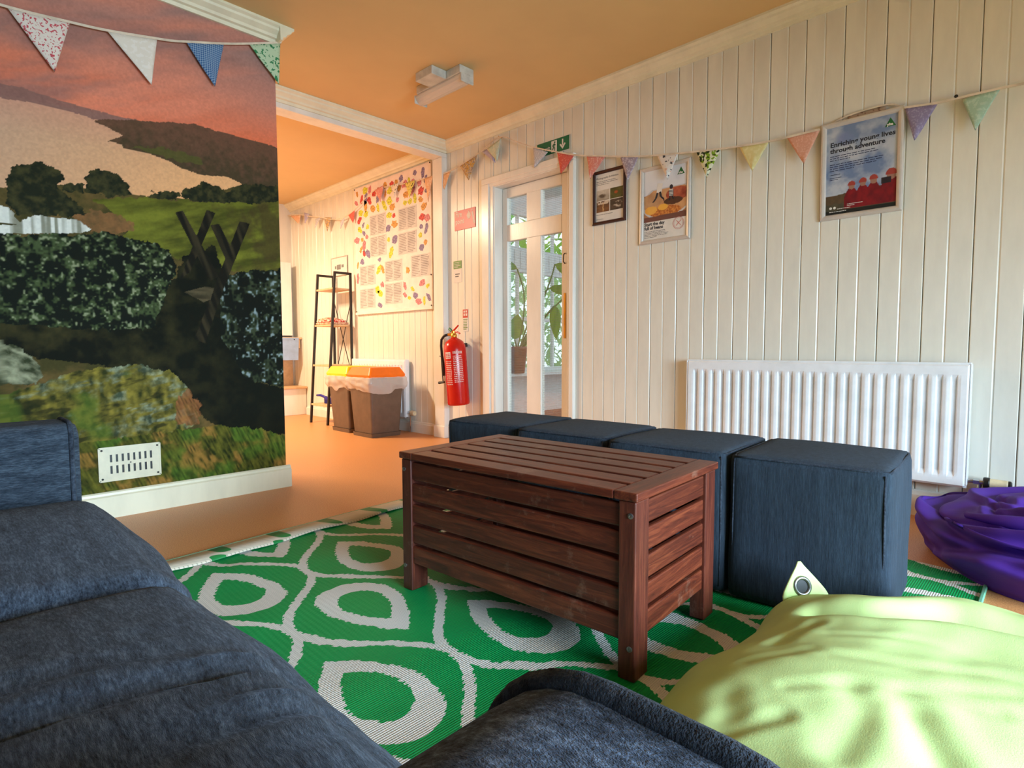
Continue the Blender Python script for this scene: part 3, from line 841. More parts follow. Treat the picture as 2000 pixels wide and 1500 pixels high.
# ---------------------------------------------------------------- two-seat sofa in the foreground
sofa = thing('sofa', 'dark blue-grey chenille two seat sofa in the foreground', 'sofa', (0, 0, 0))
obj('base', rounded_cube(.60, 1.44, .25, .02, 6).__class__ and rounded_cube(.60, 1.44, .25, .02, 6), 'sofa', sofa, loc=(-.12, .79, .05), smooth=True)
for x in (-.36, .12):
    for y in (.14, 1.46):
        bm = new_bm(); add_lathe(bm, [(.018, 0), (.026, .06)], (0, 0, 0), 12); obj('foot', bm, 'black', sofa, loc=(x, y, 0))
obj('backrest', rounded_cube(.22, 1.44, .50, .05, 10, (.01, .0, .01)), 'sofa', sofa, loc=(-.44, .79, .28), smooth=True)
for k, (y0, y1) in enumerate(((.22, .80), (.81, 1.39))):
    bm = rounded_cube(.20, .56, .42, .07, 8, (.03, 0, .02)); obj('back_cushion', bm, 'sofa', sofa, loc=(-.33, (y0 + y1) / 2, .42), smooth=True)
def seat_f(k):
    def f(p, u):
        if u.z > -.2:
            d = mnoise.noise(Vector((p.x * 3 + k * 5, p.y * 3, 0))) * .010
            if k == 0:
                # creases running front to back across the near cushion
                env = math.exp(-((p.x - .10) / .24) ** 2)
                s = p.y + .10 * p.x + .022 * mnoise.noise(Vector((p.x * 7, p.y * 5, 3)))
                for c0, dp, wd in ((.060, .004, .018), (.012, .013, .013), (-.026, .007, .012), (-.066, .013, .013), (-.102, .004, .011)):
                    d -= env * dp * math.exp(-((s - c0) / wd) ** 2)
                    d += env * dp * .55 * math.exp(-((s - c0 - .020) / .012) ** 2)
                d += .0018 * mnoise.noise(Vector((p.x * 16, p.y * 60, 1)))
            else:
                d += .008 * math.exp(-((p.x + p.y * .4 + .02) / .05) ** 2) - .014 * math.exp(-(((p.x - .0) / .09) ** 2 + ((p.y + .02) / .12) ** 2))
            p.z += d * max(0, u.z)
            p.x += (.010 * mnoise.noise(Vector((p.y * 6, p.z * 5, k)))) * (1 if u.x > .9 else 0)
        return p
    return f
bm = rounded_cube(.60, .62, .165, .060, 30, (.022, .008, .034), seat_f(0))
obj('seat_cushion', bm, 'sofa', sofa, loc=(-.060, .515, .297), smooth=True)
bm = rounded_cube(.60, .575, .165, .060, 30, (.022, .008, .030), seat_f(1))
obj('seat_cushion', bm, 'sofa', sofa, loc=(-.052, 1.108, .292), smooth=True)
def arm(y0, y1, x1, top, rin, rout, seg=8):
    bm = new_bm(); prof = []
    for k in range(seg + 1):
        a = PI / 2 * k / seg; prof.append((y1 - rout + rout * math.cos(a), top - rout + rout * math.sin(a)))
    for k in range(seg + 1):
        a = PI / 2 + PI / 2 * k / seg; prof.append((y0 + rin + rin * math.cos(a), top - rin + rin * math.sin(a)))
    full = [(y1, .07)] + prof + [(y0, .07)]
    rings = []
    cyc = ((y0 + y1) / 2, top - .2)
    for x, s in ((-.55, 1), (-.35, 1), (-.15, 1), (0.0, 1), (x1 - .03, 1), (x1 - .012, .995), (x1 - .003, .975), (x1, .93)):
        rings.append([bm.verts.new((x, cyc[0] + (p[0] - cyc[0]) * s, cyc[1] + (p[1] - cyc[1]) * (s if p[1] > .1 else 1))) for p in full])
    for A, B in zip(rings, rings[1:]):
        for i in range(len(full)): bm.faces.new((A[i], A[(i + 1) % len(full)], B[(i + 1) % len(full)], B[i]))
    bm.faces.new(rings[0]); bm.faces.new(rings[-1])
    return bm, full
for (y0, y1, x1, top, rin, rout, pr) in ((.02, .205, .203, .608, .060, .075, .0058), (1.395, 1.555, .212, .607, .022, .05, .0045)):
    bm, full = arm(y0, y1, x1, top, rin, rout)
    a = obj('armrest', bm, 'sofa_arm_lit' if y0 < 1 else 'sofa_far', sofa, smooth=True)
    bm = new_bm(); add_tube(bm, [(x1 - .013, p[0], p[1]) for p in full], pr, 8)
    obj('piping', bm, 'piping', a, 'dark piping round the front of the arm', smooth=True)

# ---------------------------------------------------------------- lime green floor beanbag
def fabric(name, col, var=.07, rough=.75, bump=.25, scale=420):
    m = Mat(name, col, rough, spec=.25)
    n = m.noise(m.coord(), 3, 4); d = tuple(int(c * (1 - var)) for c in col)
    m.base(m.ramp(n, [(0.3, d), (.7, col)]))
    w = m.noise(m.coord(), scale, 2); m.bump(w, bump, .0015)
    return m.m
MATS['lime'] = fabric('lime_polyester', (204, 228, 152))
MATS['purple'] = fabric('purple_polyester', (80, 42, 150), .10)
bag = thing('lime_beanbag', 'lime green square floor beanbag with an eyelet tab, in front of the ottomans', 'beanbag', (1.05, -.10, .004))
def seg_dist(x, y, a, b):
    dx, dy = b[0] - a[0], b[1] - a[1]; t_ = max(0, min(1, ((x - a[0]) * dx + (y - a[1]) * dy) / (dx * dx + dy * dy)))
    return math.hypot(x - a[0] - dx * t_, y - a[1] - dy * t_)
CREASES = [([(.40, .50), (.405, .33), (.43, .14), (.50, -.2), (.52, -.5)], .050, .034), ([(-.014, .502), (.08, .415)], .010, .014), ([(-.138, .493), (-.188, .484)], .012, .020),
           ([(-.243, .491), (-.188, .464)], .012, .018), ([(-.083, .417), (-.02, .328), (.01, .258), (.03, .15)], .010, .010), ([(-.044, .322), (-.076, .303), (-.209, .315)], .016, .022),
           ([(-.044, .249), (-.13, .205)], .024, .024), ([(-.325, .515), (-.255, .479), (-.214, .447), (-.16, .40)], .014, .012), ([(-.048, .296), (.007, .26), (.105, .13)], .007, .012),
           ([(.287, .481), (.213, .489), (.121, .489)], .016, .014), ([(.067, .382), (.098, .258), (.168, .165), (.2, .0)], .008, .016), ([(.20, .42), (.24, .30), (.25, .12)], .006, .014), ([(-.1, .1), (.1, -.1)], .012, .03)]
def bag_h(u, v):
    """u along x in [-1,1], v along y in [-1,1] -> height"""
    e = max(0, 1 - abs(u) ** 5) ** .42 * max(0, 1 - abs(v) ** 4.5) ** .52
    h = .193 * e + .022 * max(0, u) ** 2 * e
    x, y = u * .68, v * .66
    w = mnoise.noise(Vector((x * 3.1 + 2, y * 3.1, .4))) * .026 + mnoise.noise(Vector((x * 6 + y * 3, y * 5, 1.7))) * .010 + mnoise.noise(Vector((x * 13, y * 16, 4.1))) * .0025
    s1 = math.sin((y * 1.0 + x * .35) * 17 + 2.5 * mnoise.noise(Vector((x * 2.5, y * 2.5, 3)))) * .0015
    h += (w + s1) * min(1, e * 1.6)
    for pts_, dp, wd in CREASES:
        dist = min(seg_dist(x, y, a, b) for a, b in zip(pts_, pts_[1:]))
        h -= (.75 if dp > .04 else .32) * dp * math.exp(-(dist / wd) ** 2); h += .10 * dp * math.exp(-((dist - 2.1 * wd) / wd) ** 2)
    # folds near the left edge
    h += .0022 * math.sin(x * 23 + y * 9) * math.exp(-((v - .84) / .16) ** 2)
    return max(.002, h)
def bag_xy(u, v):
    x, y = u * .70, v * .655
    # soft outline
    y += .016 * math.sin(u * 7 + 1) * (1 if v > 0 else 0) * abs(v)
    x += .03 * math.sin(v * 4) * abs(u) - .05 * (1 if u > 0 else 0) * u * max(0, -v)
    if x > 0:      # the far corner is pushed back by the ottoman it lies against
        q = max(0, min(1, (y - .24) / .18)); q = q * q * (3 - 2 * q); x *= 1 - q * .165
    k = 1 - .05 * (abs(u) ** 6) * (abs(v) ** 6)
    return x * k, y * k
bm = new_bm(); NB = 190; g = []
for j in range(NB + 1):
    row = []
    for i in range(NB + 1):
        u = math.sin((i / NB * 2 - 1) * PI / 2 * .94) / math.sin(PI / 2 * .94); v = math.sin((j / NB * 2 - 1) * PI / 2 * .94) / math.sin(PI / 2 * .94)
        x, y = bag_xy(u, v); row.append(bm.verts.new((x, y, bag_h(u, v))))
    g.append(row)
for j in range(NB):
    for i in range(NB): bm.faces.new((g[j][i], g[j][i + 1], g[j + 1][i + 1], g[j + 1][i]))
rim = [g[0][i] for i in range(NB)] + [g[j][NB] for j in range(NB)] + [g[NB][i] for i in range(NB, 0, -1)] + [g[j][0] for j in range(NB, 0, -1)]
bm.faces.new(list(reversed(rim)))
obj('cover', bm, 'lime', bag, smooth=True)
# tab with a steel eyelet standing up at the far corner
tab = bm = new_bm()
def tabp(a, b):      # a across, b up
    base = Vector((.525, .575, .108)); across = Vector((.80, -.60, .0)).normalized(); up = Vector((.10, .18, .62)).normalized()
    a *= .82; b *= .86
    return base + across * a + up * b + Vector((-.30, -.42, 0)) * (.35 * (a * 10) ** 2 * .06 + .10 * math.sin(b * 18) * .12)
outl = [(-.075, -.045), (-.078, .0), (-.055, .035), (-.015, .085), (.0, .095), (.02, .075), (.055, .035), (.075, .0), (.078, -.045)]
NN = 10
rows = []
for j in range(NN + 1):
    b = -.045 + .14 * j / NN
    hw = .078 if b < 0 else .078 * max(.06, 1 - (b / .097) ** 1.1)
    rows.append([bm.verts.new(tabp(hw * (2 * i / NN - 1), b)) for i in range(NN + 1)])
for j in range(NN):
    for i in range(NN): bm.faces.new((rows[j][i], rows[j][i + 1], rows[j + 1][i + 1], rows[j + 1][i]))
tb = obj('tab', bm, 'lime', bag, smooth=True)
sm = tb.modifiers.new('thickness', 'SOLIDIFY'); sm.thickness = .004
ctr = tabp(-.005, .022); ax1 = (tabp(.02, .022) - tabp(-.02, .022)).normalized(); ax2 = (tabp(0, .04) - tabp(0, .005)).normalized(); nn = ax1.cross(ax2).normalized()
if nn.dot(Vector((-.8, -.5, .3))) < 0: nn = -nn
bm = new_bm(); add_tube(bm, [ctr + nn * .004 + (ax1 * math.cos(t) + ax2 * math.sin(t)) * .021 for t in np.linspace(0, 2 * PI, 25)[:-1]], .0055, 8, closed=True)
obj('eyelet', bm, 'steel', tb, 'steel ring eyelet', smooth=True)
bm = new_bm(); vs = [bm.verts.new(ctr + nn * .0032 + (ax1 * math.cos(t) + ax2 * math.sin(t)) * .0185 for t in ()) for _ in ()]
f = [bm.verts.new(ctr + nn * .0045 + (ax1 * math.cos(t) + ax2 * math.sin(t)) * .018) for t in np.linspace(0, 2 * PI, 17)[:-1]]; bm.faces.new(f)
obj('eyelet_dark_disc', bm, 'black', tb)  # black disc painted in for the dark of the open eyelet

# ---------------------------------------------------------------- purple beanbag
pb = thing('purple_beanbag', 'slumped purple beanbag on the floor beneath the radiator valve', 'beanbag', (2.63, -.035, .0))
bm = new_bm(); NR, NA = 110, 200; rings = []
for i in range(NR + 1):
    r = i / NR; row = []
    for j in range(NA):
        a = 2 * PI * j / NA
        rr = .435 + .025 * math.sin(2 * a + 1) + .012 * math.sin(5 * a)
        # cross-section: top dome, round side, tuck to the floor
        t = r * 1.0
        if t < .72:
            s = t / .72; R = rr * s * .93; z = .215 * (1 - .38 * s ** 2.2) + .02
        else:
            s = (t - .72) / .28; ang = s * PI * .86
            R = rr * (.93 - .06 * (1 - math.cos(ang)) * .5 + .10 * math.sin(ang)); z = .0 + (.165) * (.5 + .5 * math.cos(ang)) * 1.02
            z = max(z, 0.0) if s < 1 else 0
        # swirling folds
        sw = a * 1.0 + r * 2.6
        d = .0 * (abs(math.sin(sw * 1.5 + 9 * r + .8 * mnoise.noise(Vector((math.cos(a) * 1.5, math.sin(a) * 1.5, r * 3))))) ** 2.2) * math.sin(min(1, r * 1.1) * PI) ** .7
        d2 = .018 * mnoise.noise(Vector((math.cos(a) * r * 5, math.sin(a) * r * 5, 2)))
        for r0, sl_, ac_, aw, dp, wd in ((.90, .05, 3.3, 1.5, .030, .022), (.78, -.10, 3.2, 1.1, .050, .030), (.66, .16, 3.5, 1.3, .045, .026), (.55, -.14, 3.1, 1.0, .050, .030), (.42, .10, 3.6, 1.2, .040, .028), (.30, -.10, 3.2, 1.0, .035, .03), (.70, .12, 4.6, .8, .045, .025), (.5, -.1, 4.9, .9, .04, .03), (.72, .1, 1.8, 1.2, .04, .03), (.5, -.1, .6, 1.4, .04, .03)):
            da = (a - ac_ + PI) % (2 * PI) - PI; ds = r - (r0 + sl_ * da + .03 * math.sin(da * 4)); en = math.exp(-(da / aw) ** 2)
            d2 += en * dp * (-math.exp(-(ds / wd) ** 2) + .75 * math.exp(-((ds - 1.9 * wd) / (wd * 1.2)) ** 2))
        x, y = R * math.cos(a), R * math.sin(a)
        n = Vector((math.cos(a) * (.2 + .8 * r), math.sin(a) * (.2 + .8 * r), 1 - .8 * r)).normalized()
        lim = 1 if z > .02 else z / .02
        p = Vector((x, y, z)) + n * (d + d2) * lim
        p.z = max(p.z, 0.001)
        row.append(bm.verts.new(p))
    rings.append(row)
for A, B in zip(rings, rings[1:]):
    for j in range(NA): bm.faces.new((A[j], B[j], B[(j + 1) % NA], A[(j + 1) % NA]))
bmesh.ops.remove_doubles(bm, verts=rings[0], dist=.02)
obj('cover', bm, 'purple', pb, smooth=True)
bm = new_bm(); pts = []
for k in range(28):
    t = k / 27; a = 2.2 + t * 2.6; r = .33 - .05 * math.sin(t * PI); pts.append((r * math.cos(a), r * math.sin(a), .185 + .03 * math.sin(t * PI)))
add_tube(bm, pts, .03, 10, taper=[math.sin(PI * min(1, max(.04, k / 27))) ** .5 for k in range(28)])
obj('fold', bm, 'purple', pb, smooth=True)

# ---------------------------------------------------------------- radiators
def radiator(name, label, y0, y1, z0, z1, xf, nch, depth=.05, group='panel radiators'):
    t = thing(name, label, 'radiator', (xf, y1, z0), WALL_ROT, group)   # local x runs right (towards -y), y up, z out
    W, Hh = y1 - y0, z1 - z0
    bm = new_bm(); pitch = (W - .06) / nch
    xs = [0.0, .012]
    for k in range(nch):
        c = .03 + pitch * (k + .5)
        for o in (-.46, -.26, -.16, .16, .26, .46): xs.append(c + o * pitch)
    xs += [W - .012, W]
    zs = [0, .010, .032, .042, .05, .065, Hh - .075, Hh - .058, Hh - .048, Hh - .036, Hh - .012, Hh]
    def dep(x, z):
        if x <= 0 or x >= W or z <= 0 or z >= Hh: return -.012
        d = 0.0
        k = (x - .03) / pitch; fr = k - math.floor(k) - .5
        if 0 <= k < nch:
            m = min(1, max(0, (z - .04) / .022)) * min(1, max(0, (Hh - .047 - z) / .022))
            d = -.011 * m * (1 if abs(fr) < .165 else max(0, 1 - (abs(fr) - .165) / .12))
        return d
    rows = [[bm.verts.new((x, z, dep(x, z))) for x in xs] for z in zs]
    for A, B in zip(rows, rows[1:]):
        for i in range(len(xs) - 1): bm.faces.new((A[i], A[i + 1], B[i + 1], B[i]))
    p = obj('front_panel', bm, 'radiator', t, smooth=False)
    obj('rear_panel', box_bm((.008, .004, -depth), (W - .008, Hh - .004, -depth + .012), .003), 'radiator', t)
    for a in (-.001, W - .004): obj('end_panel', box_bm((a, .012, -depth + .004), (a + .005, Hh - .003, -.004), .001), 'radiator', t)
    bm = new_bm(); bx(bm, (.002, Hh - .004, -depth + .006), (W - .002, Hh + .003, -.006), .001)
    obj('top_grille', bm, 'radiator', t)
    for x in (W * .16, W * .84): obj('bracket', box_bm((x, .03, -depth - .010), (x + .03, Hh - .05, -depth)), 'radiator', t)
    return t, W, Hh
MATS['valve_cream'] = plain('valve_cream', (222, 206, 168), .4)
MATS['chrome'] = plain('chrome', (200, 204, 208), .15, .95, var=.02)
def valve(t, W, z):
    v = obj('valve_body', (lambda b: (add_tube(b, [(W - .004, z, -.026), (W + .03, z, -.026), (W + .055, z, -.026)], .009, 12), add_tube(b, [(W + .04, z, -.026), (W + .04, z - .03, -.026), (W + .04, -.145, -.026)], .0085, 12), add_lathe(b, [(.014, 0), (.014, .02)], (W + .02, z, -.026), 6, 'x'), b)[3])(new_bm()), 'chrome', t, 'chrome valve and pipe', smooth=False)
    bm = new_bm(); add_lathe(bm, [(.021, 0), (.023, .004), (.023, .018), (.020, .022)], (W + .052, z, -.026), 24, 'x'); obj('collar', bm, 'black', v)
    bm = new_bm(); add_lathe(bm, [(.019, 0), (.019, .055), (.017, .06)], (W + .072, z, -.026), 24, 'x'); obj('valve_head', bm, 'valve_cream', v)
    bm = new_bm(); add_lathe(bm, [(.0175, 0), (.0175, .008), (.012, .012)], (W + .131, z, -.026), 24, 'x'); obj('valve_cap', bm, 'black', v)
r1, W1, H1 = radiator('radiator', 'white ribbed panel radiator on the boarded wall behind the ottomans', .293, 1.557, .160, .682, 3.015, 24)
valve(r1, W1, .03)
r2, W2, H2 = radiator('radiator', 'white panel radiator below the collage board, behind the bins', 4.275, 5.19, .125, .650, 3.022, 18)
v2 = obj('valve_body', (lambda b: (add_tube(b, [(W2 - .004, .05, -.026), (W2 + .05, .05, -.026)], .008, 10), add_tube(b, [(W2 + .04, .05, -.026), (W2 + .04, -.12, -.026)], .007, 10), b)[2])(new_bm()), 'chrome', r2)
bm = new_bm(); add_lathe(bm, [(.022, 0), (.024, .01), (.022, .05), (.018, .056)], (W2 + .05, .05, -.026), 20, 'x'); obj('valve_head', bm, 'valve_cream', v2, 'cream thermostatic valve head')

# ---------------------------------------------------------------- wall vent
vent = thing('air_vent', 'cream metal slotted air vent low on the mural wall', 'vent', (.530, 3.060, .166), (PI / 2, 0, 0))
VW, VH = .236, .148
MATS['vent'] = plain('cream_vent_enamel', (224, 218, 190), .3, var=.03)
bm = new_bm()
xs0 = .040; px = .0222; sw = .0085
sl = [(xs0 + k * px, xs0 + k * px + sw) for k in range(8)]
zr = [(.030, .066), (.082, .116)]
bx(bm, (0, 0, 0), (VW, zr[0][0], .006)); bx(bm, (0, zr[0][1], 0), (VW, zr[1][0], .006)); bx(bm, (0, zr[1][1], 0), (VW, VH, .006))
for z0, z1 in zr:
    prev = 0
    for a, b in sl: bx(bm, (prev, z0, 0), (a, z1, .006)); prev = b
    bx(bm, (prev, z0, 0), (VW, z1, .006))
obj('plate', bm, 'vent', vent)
bm = new_bm()
for a, b in (((0, 0), (VW, 0)), ((VW, 0), (VW, VH)), ((VW, VH), (0, VH)), ((0, VH), (0, 0))): stroke(bm, a, b, .007, .004, .0075)
obj('rim', bm, 'vent', vent)
obj('slot_dark_sheet', box_bm((.01, .01, .0003), (VW - .01, VH - .01, .001)), 'black', vent)  # thin black sheet standing in for the shade behind the slots
for x, y in ((.010, .010), (VW - .010, .010), (.010, VH - .010), (VW - .010, VH - .010)):
    bm = new_bm(); add_lathe(bm, [(.0045, 0), (.0045, .0085), (.002, .0095)], (x, y, 0), 10); obj('screw', bm, 'black_metal', vent)
bm = new_bm(); add_lathe(bm, [(.003, 0), (.003, .010)], (VW / 2, .0735, 0), 10); obj('slider_knob', bm, 'black_metal', vent)

# ---------------------------------------------------------------- emergency light on the ceiling
lf = thing('ceiling_light', 'grey and white batten light fitting on the ceiling', 'light', (2.345, 2.87, CEIL))
MATS['fit_grey'] = plain('pale_grey_enamel', (206, 204, 194), .4)
obj('housing', box_bm((-.055, -.225, -.048), (.055, .20, 0), .004, 2), 'fit_grey', lf)
obj('battery_box', box_bm((-.165, -.10, -.05), (-.056, .06, 0), .004, 2), 'fit_grey', lf)
def diff_mat():
    m = Mat('ribbed_acrylic', (246, 240, 230), .18); m.b.inputs['Transmission Weight'].default_value = .45; m.b.inputs['IOR'].default_value = 1.3
    return m.m
MATS['acrylic'] = diff_mat()
bm = new_bm(); prof = []
for k in range(17):
    a = PI + PI * k / 16; rr = .048 + (.002 if k % 2 else 0); prof.append((rr * math.cos(a), -.05 + rr * math.sin(a) * .95))
add_prism(bm, [(p[0], p[1]) for p in prof], -.22, .23, 'xz'); obj('diffuser', bm, 'acrylic', lf, 'clear ribbed diffuser')
for y in (-.226, .226): obj('end_cap', box_bm((-.05, y - .006, -.095), (.05, y + .006, -.045), .004), 'fit_grey', lf)

# ---------------------------------------------------------------- framed prints on the boarded wall
def frame_part(parent, w, h, bw, d, m, name='frame', round_=.35):
    """mitred frame of outer size w x h (origin at its lower left corner)"""
    bm = new_bm()
    prof = [(0, 0), (0, d * .55), (bw * .18, d * .92), (bw * .45, d), (bw * .8, d * .82), (bw, d * .45), (bw, 0)]
    corners = [((0, 0), (1, 1)), ((w, 0), (-1, 1)), ((w, h), (-1, -1)), ((0, h), (1, -1))]
    loops = [[bm.verts.new((c[0] + s[0] * p[0], c[1] + s[1] * p[0], p[1])) for p in prof] for c, s in corners]
    for k in range(4):
        A, B = loops[k], loops[(k + 1) % 4]
        for i in range(len(prof) - 1): bm.faces.new((A[i], A[i + 1], B[i + 1], B[i]))
    return obj(name, bm, m, parent)
def logo(parent, x, y, s, w=.002, m='leaf_logo'):
    """green triangle emblem with white letters"""
    bm = new_bm(); add_prism(bm, [(x, y), (x + s, y), (x + s * .5, y + s * .9)], w - .0006, w)
    a = obj('emblem', bm, m, parent, 'green triangular emblem')
    text('yha', 'lettering', 'paper', a, x + s * .2, y + s * .10, s * .36, w + .0004, s * .6, bold=.001)
    return a
P_MAT = attr_mat('poster_print', .35, 200, .03, coat=.2)
PG = 1.25
# 1. small dark framed exhibition notice
t = on_wall('picture_frame', 'small dark brown framed photography notice beside the door', 'picture', 2.262, 1.540)
w, h = .250, .338
frame_part(t, w, h, .020, .018, 'frame_dark')
obj('print_sheet', box_bm((.016, .016, 0), (w - .016, h - .016, .004)), 'paper', t)
text('Photography Exhibition', 'lettering', 'ink', t, .026, h - .052, .016, .0045, .165)
bm = new_bm(); dashes(bm, .026, h - .066, .19, 3, .010, .003, random.Random(1)); obj('small_print', bm, 'grey_ink', t, loc=(0, 0, .004), kind='stuff')
bm = new_bm(); dashes(bm, .026, .064, .16, 1, .010, .003, random.Random(2)); dashes(bm, .026, .036, .12, 1, .008, .003, random.Random(3)); obj('small_print', bm, 'grey_ink', t, loc=(0, 0, .004), kind='stuff')
def ph(k):
    def fn(u, v):
        n = fbm(u * 6, v * 6, 5, k * 13)
        if k == 0:
            c = lerp(C(150, 140, 124), C(206, 198, 182), v + (n - .5)); c = blend(c, np.clip(1.3 - ((u - .45) / .3) ** 2 - ((v - .42) / .2) ** 2 + (n - .5) * 2, 0, 1), C(84, 72, 58)); return c
        if k == 1:
            c = lerp(C(48, 58, 22), C(96, 92, 34), n * 1.4 - .2); return blend(c, np.clip(1 - ((u - .45) ** 2 + (v - .55) ** 2) / .03, 0, 1), C(178, 78, 30))
        if k == 2:
            c = lerp(C(60, 42, 26), C(128, 82, 40), n * 1.5 - .2); c = blend(c, (v > .72) * (n > .45), C(206, 190, 168)); return blend(c, np.clip(1 - abs(u - .5 - (n - .5) * .3) / .06, 0, 1) * (v < .8), C(214, 176, 120))
        c = lerp(C(44, 34, 26), C(82, 66, 52), n * 1.4 - .2); return blend(c, np.clip((fbm(u * 7, v * 7, 3, 70) - .52) * 9, 0, 1) * np.clip(1.2 - ((u - .6) ** 2 + (v - .5) ** 2) / .12, 0, 1), C(190, 178, 160))
    return fn
for k, (x, y) in enumerate(((.028, .150), (.132, .150), (.028, .078), (.132, .078))):
    grid_print('photo', .098, .066 if k < 2 else .068, 44, 34, ph(k), P_MAT, t, (x, y, .0046))

# 2. white framed breakfast poster
t = on_wall('poster_frame', 'white snap framed breakfast poster with a plate of beans', 'poster', 1.912, 1.372)
w, h = .330, .452
frame_part(t, w, h, .024, .016, 'frame_white')
obj('print_sheet', box_bm((.02, .02, 0), (w - .02, h - .02, .004)), 'paper', t)
def beans(u, v):
    n = fbm(u * 9, v * 9, 4, 5); n2 = vn(u * 46, v * 46, 9)
    c = lerp(C(206, 212, 222), C(226, 228, 232), v)
    c = blend(c, (v < .52 + .10 * u), lerp(C(178, 128, 88), C(150, 96, 66), v))                  # table
    e = ((u - .55) / .60) ** 2 + ((v - .33 - u * .06) / .34) ** 2
    c = blend(c, (e < 1.0) & (v < .62), C(196, 200, 206))                                       # plate rim
    c = blend(c, (e < .84) & (v < .60), lerp(C(214, 168, 118), C(190, 130, 84), n))
    c = blend(c, (((u - .22) / .26) ** 2 + ((v - .42) / .13) ** 2 < 1), lerp(C(204, 164, 122), C(172, 126, 86), n))    # toast
    c = blend(c, (((u - .8) / .27) ** 2 + ((v - .46) / .13) ** 2 < 1), lerp(C(136, 50, 34), C(186, 96, 66), (n - .3) * 2.4))       # tomatoes
    c = blend(c, (((u - .7) / .22) ** 2 + ((v - .34) / .07) ** 2 < 1), lerp(C(96, 56, 40), C(60, 44, 30), n))          # mushroom
    c = blend(c, (((u - .50) / .38) ** 2 + ((v - .17) / .10) ** 2 < 1) & (e < .84), lerp(C(214, 140, 66), C(166, 84, 36), n2 * 1.6 - .3))   # beans
    c = blend(c, (((u - .17) / .15) ** 2 + ((v - .22) / .08) ** 2 < 1), lerp(C(240, 188, 92), C(228, 160, 60), n))     # egg
    c = blend(c, (((u - .46) / .12) ** 2 + ((v - .25) / .06) ** 2 < 1), C(236, 176, 70))
    c = blend(c, (v < .09 + .02 * u), C(112, 72, 62))
    return c * PG * .82
grid_print('photo', w - .056, .300, 96, 104, beans, P_MAT, t, (.028, .130, .0046))
# runners printed above the plate
bm = new_bm()
for a, b, q in (((.118, .292), (.108, .262), .012), ((.108, .262), (.092, .244), .009), ((.135, .296), (.140, .268), .013), ((.140, .268), (.160, .250), .009), ((.092, .244), (.085, .243), .006), ((.160, .250), (.160, .240), .006)): stroke(bm, a, b, q, .0052, .0056)
obj('runner_legs', bm, 'ink', t)
bm = new_bm(); stroke(bm, (.136, .345), (.128, .292), .034, .0052, .0055); obj('runner_shirt', bm, 'paper', t)
bm = new_bm()
for k in range(5): stroke(bm, (.192, .292 - k * .008), (.222, .290 - k * .008), .0035, .0056, .0059)
add_prism(bm, [(.207 + .011 * math.cos(a), .312 + .013 * math.sin(a)) for a in np.linspace(0, 6.28, 13)[:-1]], .0052, .0056)
stroke(bm, (.200, .258), (.196, .236), .008, .0052, .0056); stroke(bm, (.212, .258), (.222, .24), .008, .0052, .0056)
obj('child_runner', bm, 'ink', t)
bm = new_bm(); stroke(bm, (.207, .298), (.207, .258), .026, .0050, .0054); obj('child_shirt', bm, 'paper', t)
text('Start the day\nfull of beans', 'lettering', 'ink', t, .032, .108, .026, .0046, .135, bold=.0008)
bm = new_bm(); dashes(bm, .032, .074, .17, 5, .0085, .003, random.Random(4)); obj('small_print', bm, 'grey_ink', t, loc=(0, 0, .004), kind='stuff')
bm = new_bm(); add_tube(bm, [(.255 + .034 * math.cos(a), .098 + .034 * math.sin(a), .0045) for a in np.linspace(0, 6.283, 29)[:-1]], .0014, 6, closed=True)
stroke(bm, (.240, .084), (.272, .114), .004, .004, .0052); stroke(bm, (.270, .084), (.242, .114), .004, .004, .0052)
add_tube(bm, [(.255 + .028 * math.cos(a), .098 + .028 * math.sin(a), .0045) for a in np.linspace(0, 6.283, 29)[:-1]], .0007, 6, closed=True)
obj('round_stamp', bm, plain('pale_red_ink', (214, 150, 140), .6), t, 'pale red round stamp with crossed cutlery')
logo(t, .244, .372, .046, .0052)

